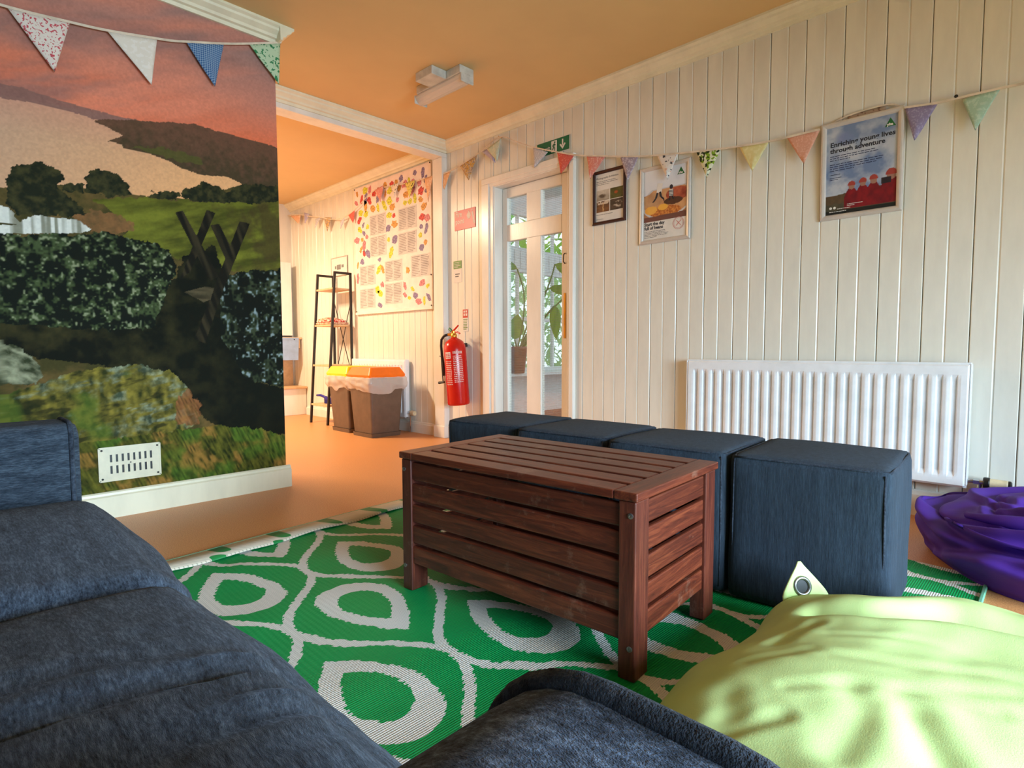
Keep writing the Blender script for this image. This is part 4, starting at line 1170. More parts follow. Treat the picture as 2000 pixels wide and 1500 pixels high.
# 3. big white framed adventure poster, tilting slightly forward at the top
t = on_wall('poster_frame', 'white snap framed poster about young lives and adventure, highest on the right', 'poster', .905, 1.360)
t.rotation_euler = (PI / 2 + math.radians(2.2), 0, -PI / 2)
w, h = .336, .452
frame_part(t, w, h, .024, .016, 'frame_white')
obj('print_sheet', box_bm((.02, .02, -.002), (w - .02, h - .02, .004)), 'paper', t)
def adv(u, v):
    n = fbm(u * 3.2 + 1, v * 5, 5, 44); n2 = fbm(u * 14, v * 14, 4, 3)
    c = lerp(C(112, 132, 166), C(182, 188, 198), (n - .36) * 3.4)
    c = blend(c, np.clip(1 - ((u - .28) / .16) ** 2 - ((v - .86) / .09) ** 2 + (n - .5) * 2, 0, .9), C(124, 136, 176))
    c = blend(c, np.clip((v - .42) * 4, 0, .7) * np.clip((.62 - v) * 6, 0, 1) * .5, C(96, 128, 178))
    c = blend(c, (v < .215 + .04 * u + (n2 - .5) * .03), lerp(C(110, 84, 58), C(70, 62, 48), n2))
    c = blend(c, v < .12 + (n2 - .5) * .04, lerp(C(58, 56, 46), C(92, 86, 66), n2))
    for cx, top, wd, hd in ((.38, .26, .105, .055), (.54, .275, .10, .055), (.69, .285, .105, .06), (.93, .31, .15, .075)):
        body = (abs(u - cx) < wd * np.clip((top + .03 - v) * 9, 0, 1) ** .5) & (v < top + .02) & (v > .05)
        c = blend(c, body, lerp(C(134, 28, 36), C(98, 24, 34), (n2 - .3) * 2))
        c = blend(c, ((u - cx) / (hd * .8)) ** 2 + ((v - top - .035) / (hd * .62)) ** 2 < 1, C(156, 116, 100))
        c = blend(c, (((u - cx) / hd) ** 2 + ((v - top - .055) / (hd * .75)) ** 2 < 1) & (v > top + .045), C(160, 66, 58))
    c = blend(c, (abs(u - .86) < .07) & (abs(v - .30) < .035), C(44, 38, 44))
    c = blend(c, (v < .045), C(34, 36, 34))
    return c * PG * .85
grid_print('photo', w - .048, h - .048, 120, 150, adv, P_MAT, t, (.024, .024, .0044))
text('Enriching young lives', 'lettering', 'ink', t, .040, .338, .030, .0050, .262, bold=.0009)
text('through adventure', 'lettering', 'ink', t, .040, .310, .030, .0050, .226, bold=.0009)
bm = new_bm()
dashes(bm, .040, .296, .205, 3, .0095, .0028, random.Random(5)); dashes(bm, .040, .258, .23, 4, .0095, .0028, random.Random(6)); dashes(bm, .040, .211, .09, 1, .0095, .0028, random.Random(7)); dashes(bm, .040, .196, .062, 2, .008, .0024, random.Random(8))
obj('small_print', bm, 'navy_ink', t, loc=(0, 0, .0044), kind='stuff')
bm = new_bm(); dashes(bm, .075, .050, .10, 1, .007, .0026, random.Random(9)); dashes(bm, .040, .038, .12, 1, .007, .0026, random.Random(10)); dashes(bm, .116, .066, .075, 2, .007, .0026, random.Random(12))
for x in (.046, .063): add_prism(bm, [(x + .006 * math.cos(a), .055 + .006 * math.sin(a)) for a in np.linspace(0, 6.28, 13)[:-1]], 0, .0008)
obj('small_print', bm, 'paper', t, loc=(0, 0, .0044), kind='stuff')
logo(t, .262, .376, .042, .0054)

# ---------------------------------------------------------------- signs
t = on_wall('exit_sign', 'green fire exit sign with running figure above the glazed door', 'sign', 2.748, 2.077, 3.088)
bm = new_bm(); bx(bm, (0, 0, 0), (.292, .096, .003), .0008); obj('plate', bm, 'green_sign', t)
bm = new_bm()
for a, b in (((0, 0), (.292, 0)), ((.292, 0), (.292, .096)), ((.292, .096), (0, .096)), ((0, .096), (0, 0))): stroke(bm, a, b, .004, .003, .0036)
bx(bm, (.132, .012, .003), (.182, .086, .0036)); obj('white_panel', bm, 'paper', t)
bm = new_bm()
add_prism(bm, [(.163 + .0065 * math.cos(a), .074 + .0065 * math.sin(a)) for a in np.linspace(0, 6.28, 13)[:-1]], .0036, .0042)
for a, b, q in (((.160, .066), (.154, .044), .012), ((.154, .044), (.164, .034), .007), ((.164, .034), (.160, .018), .006), ((.154, .044), (.146, .030), .007), ((.146, .030), (.136, .026), .006), ((.158, .062), (.172, .054), .005), ((.158, .062), (.146, .058), .005), ((.146, .058), (.143, .048), .005)): stroke(bm, a, b, q, .0036, .0042)
obj('running_figure', bm, 'green_sign', t)
bm = new_bm(); stroke(bm, (.232, .080), (.232, .040), .011, .0036, .0042); add_prism(bm, [(.206, .046), (.214, .052), (.232, .034), (.250, .052), (.258, .046), (.232, .014)], .0036, .0042); obj('arrow', bm, 'paper', t)
text('Fire exit', 'lettering', 'paper', t, .012, .036, .032, .0042, .108, bold=.0006)
t = on_wall('fire_point_sign', 'red fire point sign on the narrow wall left of the door', 'sign', 3.645, 1.704, 3.088)
obj('plate', box_bm((0, 0, 0), (.250, .155, .003), .0008), 'red_sign', t)
text('Fire\npoint', 'lettering', 'paper', t, .012, .105, .062, .0032, .105, bold=.0012)
bm = new_bm(); add_prism(bm, [(.165, .075), (.150, .10), (.158, .125), (.164, .112), (.172, .142), (.186, .116), (.190, .126), (.198, .10), (.185, .075)], .003, .0036)
stroke(bm, (.215, .125), (.240, .03), .016, .003, .0036); stroke(bm, (.205, .135), (.222, .14), .008, .003, .0036)
obj('flame_symbol', bm, 'paper', t)
t = on_wall('info_sticker', 'small green sticker on the boards above the extinguisher', 'sticker', 3.666, 1.400, 3.0885)
obj('sticker', box_bm((0, 0, 0), (.100, .062, .001)), plain('sticker_green', (98, 142, 52), .4), t)
bm = new_bm(); dashes(bm, .01, .050, .08, 4, .012, .004, random.Random(21)); obj('small_print', bm, 'paper', t, loc=(0, 0, .001), kind='stuff')
t = on_wall('info_sticker', 'small white sticker directly under the green sticker', 'sticker', 3.664, 1.288, 3.0885)
obj('sticker', box_bm((0, 0, 0), (.100, .108, .001)), 'paper', t)
bm = new_bm(); dashes(bm, .02, .072, .055, 2, .018, .009, random.Random(22)); obj('small_print', bm, 'grey_ink', t, loc=(0, 0, .001), kind='stuff')
t = on_wall('extinguisher_notice', 'narrow red and green notice just above the fire extinguisher', 'notice', 3.557, .888, 3.0885)
obj('sheet', box_bm((0, 0, 0), (.066, .180, .001)), 'paper', t)
bm = new_bm(); bx(bm, (.003, .110, .001), (.063, .177, .0016)); obj('red_panel', bm, 'red_sign', t)
bm = new_bm(); bx(bm, (.012, .125, .0016), (.028, .145, .002)); bx(bm, (.012, .152, .0016), (.028, .168, .002)); bx(bm, (.036, .125, .0016), (.055, .145, .002)); bx(bm, (.036, .152, .0016), (.052, .168, .002)); obj('symbols', bm, 'paper', t)
bm = new_bm(); dashes(bm, .008, .10, .05, 7, .013, .006, random.Random(23)); obj('small_print', bm, plain('soft_green_ink', (120, 150, 70), .6), t, loc=(0, 0, .001), kind='stuff')

# ---------------------------------------------------------------- fire extinguisher
ext = thing('fire_extinguisher', 'red fire extinguisher with black hose hung beside the door', 'extinguisher', (2.990, 3.500, .300), (-.045, -.045, 0))
bm = new_bm(); add_lathe(bm, [(.070, 0), (.086, .006), (.089, .02), (.089, .44), (.084, .475), (.070, .505), (.045, .525), (.028, .533), (.022, .545)], (0, 0, 0), 36); obj('cylinder', bm, 'red', ext, smooth=True)
bm = new_bm(); add_lathe(bm, [(.024, .540), (.026, .556), (.018, .572), (.018, .590)], (0, 0, 0), 16); add_tube(bm, [(0, 0, .565), (-.02, .045, .565)], .012, 10); obj('valve', bm, 'brass', ext)
bm = new_bm(); add_tube(bm, [(0, .01, .588), (.0, -.03, .610), (.0, -.062, .630)], .008, 8, taper=[1, .9, .8]); add_tube(bm, [(0, .0, .582), (.0, -.045, .580), (.0, -.075, .565)], .008, 8, taper=[1, .9, .8]); obj('lever', bm, 'red', ext)
bm = new_bm(); add_tube(bm, [(0, .02, .590), (0, .05, .612)], .011, 8); obj('indicator_tag', bm, 'green_sign', ext)
bm = new_bm(); pts = [(-.02, .045, .565), (-.03, .085, .558), (-.035, .115, .53), (-.035, .125, .48), (-.04, .118, .40), (-.045, .10, .32), (-.06, .09, .24)]
add_tube(bm, pts, .011, 10); obj('hose', bm, 'black', ext, smooth=True)
bm = new_bm(); add_tube(bm, [(-.04, .128, .42), (-.04, .128, .19)], .005, 8); add_tube(bm, [(-.05, .100, .188), (-.05, .170, .183)], .010, 8, taper=[.8, 1.1]); add_tube(bm, [(-.04, .150, .40), (-.04, .128, .395)], .004, 6); obj('hose_bracket', bm, 'black', ext)
bm = new_bm(); bx(bm, (.02, -.03, .46), (.112, .03, .49), .002); obj('wall_bracket', bm, 'black_metal', ext)
def decal(name, a0, a1, z0, z1, m, r=.0897):
    bm = new_bm(); prev = None
    for k in range(9):
        a = a0 + (a1 - a0) * k / 8; row = [bm.verts.new((r * math.cos(a), r * math.sin(a), z)) for z in (z0, z1)]
        if prev: bm.faces.new((prev[0], row[0], row[1], prev[1]))
        prev = row
    return bm
def arc_marks(bm, a0, a1, z, rows, gap, h, rnd):
    for r_ in range(rows):
        a = a0
        while a < a1 - .05:
            l = rnd.uniform(.04, .16); b = min(a + l, a1)
            q = [bm.verts.new((.0903 * math.cos(t), .0903 * math.sin(t), zz)) for t, zz in ((a, z - r_ * gap), (b, z - r_ * gap), (b, z - r_ * gap - h), (a, z - r_ * gap - h))]
            bm.faces.new(q); a = b + .035
ac = math.pi + .86          # towards the camera
obj('white_label', decal('l', ac - 1.0, ac - .42, .375, .425, 'paper'), 'paper', ext)
bm = new_bm(); rr = random.Random(31); arc_marks(bm, ac - .2, ac + .62, .43, 1, .02, .02, rr); arc_marks(bm, ac - .2, ac + .62, .395, 15, .0145, .006, rr); arc_marks(bm, ac - 1.0, ac - .4, .355, 13, .015, .007, rr)
obj('label_print', bm, plain('pale_red_print', (236, 196, 184), .5), ext, kind='stuff')
bm = new_bm(); arc_marks(bm, ac - .95, ac - .47, .415, 3, .013, .008, rr); obj('label_print', bm, 'red_sign', ext, kind='stuff')

# ---------------------------------------------------------------- bunting: one thing, flags are its parts
def print_fabric(name, base, blots, scale=60, thr=.56, second=None, check=False):
    m = Mat(name, base, .85, spec=.2)
    if check:
        x, y, z = m.xyz(m.coord()); s = 105
        f = ((x * s).fract().lt(.5) * .5 + ((y + z) * s).fract().lt(.5) * .5)
        m.base(m.mix(f, blots, base))
    else:
        n = m.noise(m.coord(), scale, 2, .5)
        c = m.mix(N(m.nt, n).gt(thr), base, blots)
        if second:
            n2 = m.noise(m.coord((1, 1, 1), (.5, .3, .9)), scale * 1.2, 2, .5); c = m.mix(N(m.nt, n2).gt(thr + .03), c, second)
        m.base(c)
    tr = m.node('ShaderNodeBsdfTranslucent'); tr.inputs[0].default_value = lin(base)
    mx = m.node('ShaderNodeMixShader'); mx.inputs[0].default_value = .12
    m.link(m.b.outputs[0], mx.inputs[1]); m.link(tr.outputs[0], mx.inputs[2]); m.link(mx.outputs[0], m.nt.nodes['Material Output'].inputs[0])
    return m.m
FAB = {
 'peach': (print_fabric('peach_cotton', (238, 186, 136), (246, 208, 168)), 'plain peach flag'),
 'mustard': (print_fabric('mustard_floral', (208, 184, 150), (206, 160, 60), 70, .52, (150, 136, 130)), 'mustard floral flag'),
 'lav': (print_fabric('lavender_cotton', (184, 178, 206), (200, 196, 216)), 'folded lavender flag'),
 'mint': (print_fabric('pale_mint_cotton', (204, 216, 194), (222, 226, 206)), 'pale mint flag'),
 'grey': (print_fabric('pale_grey_dotty', (202, 200, 206), (226, 224, 226), 120), 'pale grey dotty flag'),
 'coral': (print_fabric('coral_cotton', (222, 106, 92), (238, 150, 132), 110, .6), 'coral red flag'),
 'pink': (print_fabric('pink_floral', (226, 150, 138), (238, 190, 178), 80), 'pink floral flag'),
 'mauve': (print_fabric('grey_mauve_floral', (168, 156, 172), (206, 198, 208), 90), 'grey mauve floral flag'),
 'leafw': (print_fabric('white_with_dark_leaves', (236, 230, 222), (64, 66, 74), 48, .62, (232, 176, 150)), 'white flag with dark leaves'),
 'leafg': (print_fabric('white_with_green_leaves', (232, 234, 204), (138, 176, 40), 46, .54, (36, 56, 30)), 'white flag with green leaves'),
 'yellow': (print_fabric('pale_yellow_cotton', (232, 222, 158), (240, 232, 178)), 'pale yellow flag'),
 'peach2': (print_fabric('salmon_cotton', (228, 168, 142), (238, 186, 162), 100), 'salmon pink flag'),
 'brown': (print_fabric('brown_floral', (190, 164, 140), (144, 110, 90), 70), 'brown floral flag behind the big poster'),
 'purple': (print_fabric('dusty_purple', (150, 140, 176), (176, 168, 198), 140), 'dusty purple flag'),
 'mint2': (print_fabric('mint_green', (176, 208, 186), (198, 222, 202), 90), 'mint green flag'),
 'rose': (print_fabric('rose_sprig', (236, 226, 214), (206, 84, 96), 105, .58), 'white flag with red roses'),
 'white': (print_fabric('white_cotton', (240, 232, 218), (246, 240, 230)), 'plain white flag'),
 'gingham': (print_fabric('blue_gingham', (44, 88, 144), (150, 178, 204), check=True), 'blue gingham flag'),
 'sprig': (print_fabric('green_sprig', (196, 220, 184), (58, 140, 92), 60, .57), 'mint flag with green sprigs'),
 'orange': (print_fabric('orange_cotton', (240, 190, 150), (248, 214, 180)), 'pale orange flag'),
 'dots': (print_fabric('black_dot_cotton', (240, 230, 214), (60, 56, 54), 70, .6), 'white flag with dark dots'),
 'ydots': (print_fabric('yellow_dot_cotton', (236, 220, 120), (60, 60, 40), 70, .6), 'yellow flag with dark dots'),
}
def flag(parent, tri, fab, put, bulge=.008, seed=0):
    """triangular pennant as a thin cloth sheet; put maps (a, b, out) to world"""
    A, B, T = [Vector(p) for p in tri]; n = 9; bm = new_bm(); rows = []
    for j in range(n + 1):
        t = j / n; row = []
        l = A.lerp(T, t); r = B.lerp(T, t)
        for i in range(n + 1):
            s = i / n; p = l.lerp(r, s)
            o = bulge * math.sin(s * PI) * (t * .8 + .2) + .010 * t * mnoise.noise(Vector((s * 2 + seed, t * 2, seed * .7)))
            row.append(bm.verts.new(put(p.x, p.y, o)))
            if j == n: break
        rows.append(row)
    for j in range(n - 1):
        for i in range(n): bm.faces.new((rows[j][i], rows[j][i + 1], rows[j + 1][i + 1], rows[j + 1][i]))
    for i in range(n): bm.faces.new((rows[n - 1][i], rows[n - 1][i + 1], rows[n][0]))
    m, lab = FAB[fab]
    o = obj('flag', bm, m, parent, lab, smooth=True)
    md = o.modifiers.new('cloth', 'SOLIDIFY'); md.thickness = .0012
    return o
def tape(parent, pts, put, w=.010):
    bm = new_bm(); prev = None
    for p in pts:
        row = [bm.verts.new(put(p[0], p[1] - w * .5, .003)), bm.verts.new(put(p[0], p[1] + w * .5, .003)), bm.verts.new(put(p[0], p[1] + w * .5, .0)), bm.verts.new(put(p[0], p[1] - w * .5, .0))]
        if prev:
            for k in range(4): bm.faces.new((prev[k], prev[(k + 1) % 4], row[(k + 1) % 4], row[k]))
        prev = row
    return obj('cord', bm, 'cord', parent)
def smooth_pts(pts, k=4):
    out = []
    P = [Vector(p) for p in pts]
    for i in range(len(P) - 1):
        p0, p1, p2, p3 = P[max(0, i - 1)], P[i], P[i + 1], P[min(len(P) - 1, i + 2)]
        for q in range(k):
            t = q / k
            out.append(.5 * ((2 * p1) + (p2 - p0) * t + (2 * p0 - 5 * p1 + 4 * p2 - p3) * t * t + (3 * p1 - p0 - 3 * p2 + p3) * t ** 3))
    out.append(P[-1]); return out
bn = thing('bunting', 'string of pastel bunting flags along the boarded wall past the posters', 'bunting')
put_r = lambda a, b, o: Vector((3.056 - o, a, b))
for k, (f, tri) in enumerate([
 ('peach', [(3.798, 2.165), (3.653, 2.176), (3.733, 2.049)]), ('mustard', [(3.539, 2.195), (3.329, 2.234), (3.437, 2.063)]),
 ('lav', [(3.277, 2.241), (3.140, 2.270), (3.138, 2.13)]), ('mint', [(3.214, 2.245), (3.061, 2.286), (3.105, 2.13)]),
 ('grey', [(2.758, 2.151), (2.621, 2.087), (2.748, 2.009)]), ('coral', [(2.54, 2.068), (2.396, 2.011), (2.504, 1.915)]),
 ('pink', [(2.292, 1.984), (2.144, 1.95), (2.262, 1.833)]), ('mauve', [(2.038, 1.923), (1.908, 1.893), (1.981, 1.764)]),
 ('leafw', [(1.784, 1.873), (1.647, 1.85), (1.715, 1.72)]), ('leafg', [(1.538, 1.833), (1.397, 1.817), (1.476, 1.681)]),
 ('yellow', [(1.297, 1.801), (1.145, 1.792), (1.227, 1.664)]), ('peach2', [(1.061, 1.794), (0.907, 1.791), (0.976, 1.645)]),
 ('purple', [(0.568, 1.794), (0.451, 1.776), (0.527, 1.644)]), ('mint2', [(0.368, 1.772), (0.245, 1.78), (0.32, 1.634)])]):
    off = .012 if f == 'mint' else 0
    put = (lambda a, b, o, off=off: Vector((3.056 - o - off, a, b)))
    flag(bn, tri, f, put, .010, k)
flag(bn, [(0.802, 1.832), (0.635, 1.838), (0.714, 1.68)], 'brown', lambda a, b, o: Vector((3.082, a, b)), 0, 3)
cp = [(4.699, 2.245), (4.217, 2.198), (3.858, 2.186), (3.659, 2.181), (3.334, 2.236), (3.098, 2.306), (2.915, 2.229), (2.762, 2.155), (2.544, 2.07), (2.362, 2.006), (2.148, 1.952), (1.911, 1.895), (1.65, 1.852), (1.4, 1.818), (1.147, 1.794), (0.908, 1.792)]
tape(bn, smooth_pts(cp, 5), lambda a, b, o: Vector((3.055 - o, a, b)), .009)
tape(bn, smooth_pts([(0.908, 1.792), (0.803, 1.829), (0.636, 1.836), (0.569, 1.796)], 4), lambda a, b, o: Vector((3.079 - o, a, b)), .007)
tape(bn, smooth_pts([(0.569, 1.796), (0.452, 1.782), (0.384, 1.781), (0.246, 1.779), (.05, 1.775), (-.3, 1.80)], 4), lambda a, b, o: Vector((3.055 - o, a, b)), .009)
bm = new_bm(); add_lathe(bm, [(.0001, 0), (.007, .002), (.007, .006), (.0001, .009)], (0, 0, 0), 12, 'x')
for v in bm.verts: v.co = Vector((3.058 - v.co.x, v.co.y + .388, v.co.z + 1.790))
obj('pin', bm, 'black', bn, 'black pin holding the cord')
bm = new_bm(); add_tube(bm, [(WX + .002, 3.098, 2.31), (3.05, 3.098, 2.312)], .003, 6); obj('pin', bm, 'brass', bn)

bm_ = thing('bunting', 'string of bunting across the mural with rose, white, gingham and sprig flags', 'bunting')
for k, (f, tri) in enumerate([('rose', [(0.302, 2.084), (0.499, 2.105), (0.44, 1.886)]), ('white', [(0.629, 2.119), (0.818, 2.155), (0.788, 1.943)]), ('gingham', [(0.939, 2.188), (1.108, 2.238), (1.059, 2.021)]), ('sprig', [(1.232, 2.283), (1.391, 2.349), (1.377, 2.131)]), ('coral', [(-.02, 2.09), (.17, 2.08), (.09, 1.87)])]):
    flag(bm_, tri, f, lambda a, b, o: Vector((a, 3.034 - o, b)), .009, 20 + k)
tape(bm_, smooth_pts([(-.5, 2.16), (-.2, 2.10), (0.1, 2.085), (0.302, 2.086), (0.499, 2.105), (0.629, 2.121), (0.818, 2.157), (0.887, 2.172), (0.939, 2.188), (1.109, 2.241), (1.232, 2.286), (1.396, 2.352)], 5), lambda a, b, o: Vector((a, 3.033 - o, b)), .010)
bf = thing('bunting', 'string of bunting flags high on the back room wall and collage board', 'bunting')
for k, (f, tri) in enumerate([('orange', [(6.50, 2.279), (6.249, 2.247), (6.292, 2.152)]), ('lav', [(6.162, 2.261), (6.044, 2.225), (6.145, 2.136)]), ('grey', [(5.909, 2.147), (5.794, 2.153), (5.913, 2.052)]), ('mustard', [(5.717, 2.135), (5.556, 2.11), (5.658, 1.983)]), ('grey', [(5.393, 2.037), (5.29, 2.073), (5.375, 1.968)]), ('coral', [(5.23, 2.083), (5.103, 2.112), (5.136, 1.989)]), ('pink', [(4.752, 2.233), (4.598, 2.25), (4.645, 2.106)]), ('dots', [(4.475, 2.226), (4.351, 2.224), (4.437, 2.107)]), ('ydots', [(4.263, 2.202), (4.113, 2.199), (4.198, 2.064)]), ('orange', [(3.984, 2.185), (3.869, 2.185), (3.932, 1.98)])]):
    flag(bf, tri, f, lambda a, b, o: Vector((3.045 - o, a, b)), .010, 40 + k)
tape(bf, smooth_pts([(6.55, 2.29), (6.249, 2.25), (6.044, 2.20), (5.794, 2.15), (5.6, 2.10), (5.35, 2.07), (5.1, 2.112), (4.9, 2.19), (4.72, 2.24)], 5), lambda a, b, o: Vector((3.044 - o, a, b)), .009)

# ---------------------------------------------------------------- collage board in the back room
t = on_wall('collage_board', 'white notice board with leaf prints and text sheets in the back room', 'notice board', 5.155, 1.10, 3.085)
BW, BH = 1.225, 1.225
obj('backing_board', box_bm((0, 0, 0), (BW, BH, .014), .002), plain('board_white', (240, 226, 218), .5, var=.02), t)
obj('board_lip', box_bm((-.004, -.012, 0), (BW + .004, .012, .022), .002), 'white', t)
MATS['pale_ink'] = plain('pale_grey_ink', (162, 154, 150), .7)
MATS['sheet_grey'] = plain('printed_sheet_grey', (206, 202, 198), .6, var=.03)
rb = random.Random(12)
sheets = [(.273, .727), (.747, .712), (.274, .527), (.741, .497), (.930, .278), (.52, .271), (.081, .268), (.072, .046), (.514, .066)]
for i, (x, y) in enumerate(sheets):
    w_, h_ = .275, .190
    s = obj('text_sheet', box_bm((x, y, .014), (x + w_, y + h_, .0155)), 'sheet_grey', t)
    bm = new_bm(); dashes(bm, x + .015, y + h_ - .012, .115, 12, .0145, .006, rb); dashes(bm, x + .145, y + h_ - .012, .115, 12, .0145, .006, rb)
    obj('small_print', bm, 'pale_ink', s, loc=(0, 0, .0155), kind='stuff')
LEAFC = {n: plain(n + '_leaf_print', c, .6, var=.22, scale=70) for n, c in (('red', (206, 70, 66)), ('yellow', (220, 214, 60)), ('orange', (232, 156, 76)), ('purple', (136, 122, 160)), ('pink', (222, 130, 136)))}
spots = []
def free(x, y): return all(not (a - .035 < x < a + .31 and b - .035 < y < b + .225) for a, b in sheets) and all((x - p) ** 2 + (y - q) ** 2 > .0044 for p, q in spots)
tries = 0
while len(spots) < 90 and tries < 5000:
    tries += 1
    x, y = rb.uniform(.04, BW - .04), rb.uniform(.05, BH - .05)
    if free(x, y): spots.append((x, y))
for i, (x, y) in enumerate(spots):
    cn = rb.choice(['red', 'pink', 'yellow', 'yellow', 'orange', 'purple', 'pink', 'purple'])
    r0 = rb.uniform(.022, .044); a0 = rb.uniform(0, 6.28); bm = new_bm(); pts = []
    for k in range(14):
        a = 2 * PI * k / 14; r = r0 * rb.uniform(.7, 1.2) * (1 + .2 * math.sin(a * 2 + a0)); ex = r * math.cos(a) * 1.15; ey = r * math.sin(a) * .85
        pts.append((x + ex * math.cos(a0) - ey * math.sin(a0), y + ex * math.sin(a0) + ey * math.cos(a0)))
    add_prism(bm, pts, .014, .0150)
    obj('leaf_print', bm, LEAFC[cn], t)
for x, y in ((.01, .02), (BW - .01, .02), (.01, BH - .01), (BW - .01, BH - .01), (BW - .01, .28)):
    bm = new_bm(); add_lathe(bm, [(.006, .014), (.006, .019)], (x, y, 0), 8); obj('pin', bm, 'black', t)
t = on_wall('wall_notice', 'small framed white notice above the ladder shelf', 'notice', 5.665, 1.505)
obj('sheet', box_bm((0, 0, 0), (.335, .20, .006), .001), 'paper', t); frame_part(t, .335, .20, .012, .010, plain('grey_notice_frame', (196, 176, 160), .5))
bm = new_bm(); bx(bm, (.12, .07, .006), (.20, .12, .0066)); bx(bm, (.215, .085, .006), (.26, .115, .0066)); bx(bm, (.08, .08, .006), (.11, .11, .0066)); obj('picture', bm, 'grey_ink', t)

# ---------------------------------------------------------------- ladder shelf
sh = thing('ladder_shelf', 'black metal ladder shelf with pale wooden shelves in the back room', 'shelf', (0, 0, 0))
def bar(bm, a, b, s=.022):
    a, b = Vector(a), Vector(b); t_ = (b - a); L = t_.length; q = t_.to_track_quat('Z', 'Y').to_matrix()
    add_box(bm, tuple((a + b) / 2), (s, s, L), .002, q)
YL, YR = 5.56, 5.215
front = lambda z: 2.765 + (2.875 - 2.765) * z / 1.50
for y in (YL, YR):
    bm = new_bm(); bar(bm, (front(0), y, 0), (front(1.5), y, 1.5)); obj('leg', bm, 'black_metal', sh)
    bm = new_bm(); bar(bm, (3.045, y, 0), (3.045, y, 1.5)); obj('leg', bm, 'black_metal', sh)
    bm = new_bm(); bar(bm, (front(1.5) - .011, y, 1.5), (3.056, y, 1.5)); obj('top_bar', bm, 'black_metal', sh)
for z in (.19, .585, .985, 1.345):
    obj('shelf_board', box_bm((front(z) - .012, YR + .008, z - .010), (3.05, YL - .008, z + .008), .002), 'pale_wood', sh)
bm = new_bm(); add_tube(bm, [(3.05, YR, .45), (3.05, YL, 1.25)], .004, 6); add_tube(bm, [(3.05, YL, .45), (3.05, YR, 1.25)], .004, 6); obj('cross_brace', bm, 'black_metal', sh)
ck = thing('folded_cloths', 'heap of folded red and white cloths on the ladder shelf', 'cloths', (2.93, 5.387, .9935))
MATS['red_check'] = print_fabric('red_and_white_check', (214, 60, 48), (236, 210, 190), 60, .48)
MATS['cream_cloth'] = print_fabric('cream_patterned_cloth', (230, 196, 168), (196, 120, 90), 60, .52)
for k, (m_, z0, dx, w_) in enumerate((('cream_cloth', 0, 0, .30), ('red_check', .022, -.01, .26), ('cream_cloth', .040, .0, .20))):
    bm = rounded_cube(.20 - k * .01, w_, .024, .010, 9, (0, 0, .008), lambda p, u, k=k: Vector((p.x + .01 * mnoise.noise(Vector((p.y * 12, k, 0))), p.y, p.z * (1 + .4 * mnoise.noise(Vector((p.x * 10, p.y * 9, k)))))))
    obj('cloth', bm, MATS[m_], ck, loc=(dx, (.3 - w_) * (.3 if k == 2 else -.2), z0), smooth=True)
br = thing('dustpan_brush', 'dark blue hand brush on the lowest ladder shelf', 'brush', (2.86, 5.43, .199), (0, 0, math.radians(8)))
MATS['blue'] = plain('dark_blue_plastic', (40, 36, 150), .4); MATS['bristle'] = plain('blue_bristles', (34, 34, 110), .9)
bm = new_bm(); add_tube(bm, [(0, .14, .075), (0, .08, .078), (0, .02, .066), (0, -.03, .055)], .013, 10, taper=[.8, 1.0, 1.0, 1.1]); obj('handle', bm, 'blue', br, smooth=True)
obj('head', box_bm((-.02, -.14, .035), (.02, .0, .062), .006, 2), 'blue', br); obj('bristles', box_bm((-.018, -.137, .0), (.018, -.003, .036), .002), 'bristle', br)

# ---------------------------------------------------------------- recycling bins
MATS['bin'] = plain('brown_grey_plastic', (104, 84, 68), .55, var=.04)
MATS['lid_orange'] = plain('orange_plastic', (246, 116, 16), .35, var=.02); MATS['lid_yellow'] = plain('yellow_plastic', (250, 210, 22), .35, var=.02)
def liner_mat():
    m = Mat('clear_bin_liner', (236, 226, 214), .25); m.b.inputs['Alpha'].default_value = .5
    return m.m
MATS['liner'] = liner_mat()
def frustum(bm, b, t_, z0, z1, n=6, r=.03):
    def ring(w, l, z):
        out = []
        for cx, cy, a0 in ((1, 1, 0), (-1, 1, 90), (-1, -1, 180), (1, -1, 270)):
            for k in range(n + 1):
                a = math.radians(a0 + 90 * k / n); out.append(bm.verts.new((cx * (w / 2 - r) + r * math.cos(a), cy * (l / 2 - r) + r * math.sin(a), z)))
        return out
    A = ring(*b, z0); B = ring(*t_, z1); m_ = len(A)
    for i in range(m_): bm.faces.new((A[i], A[(i + 1) % m_], B[(i + 1) % m_], B[i]))
    return A, B
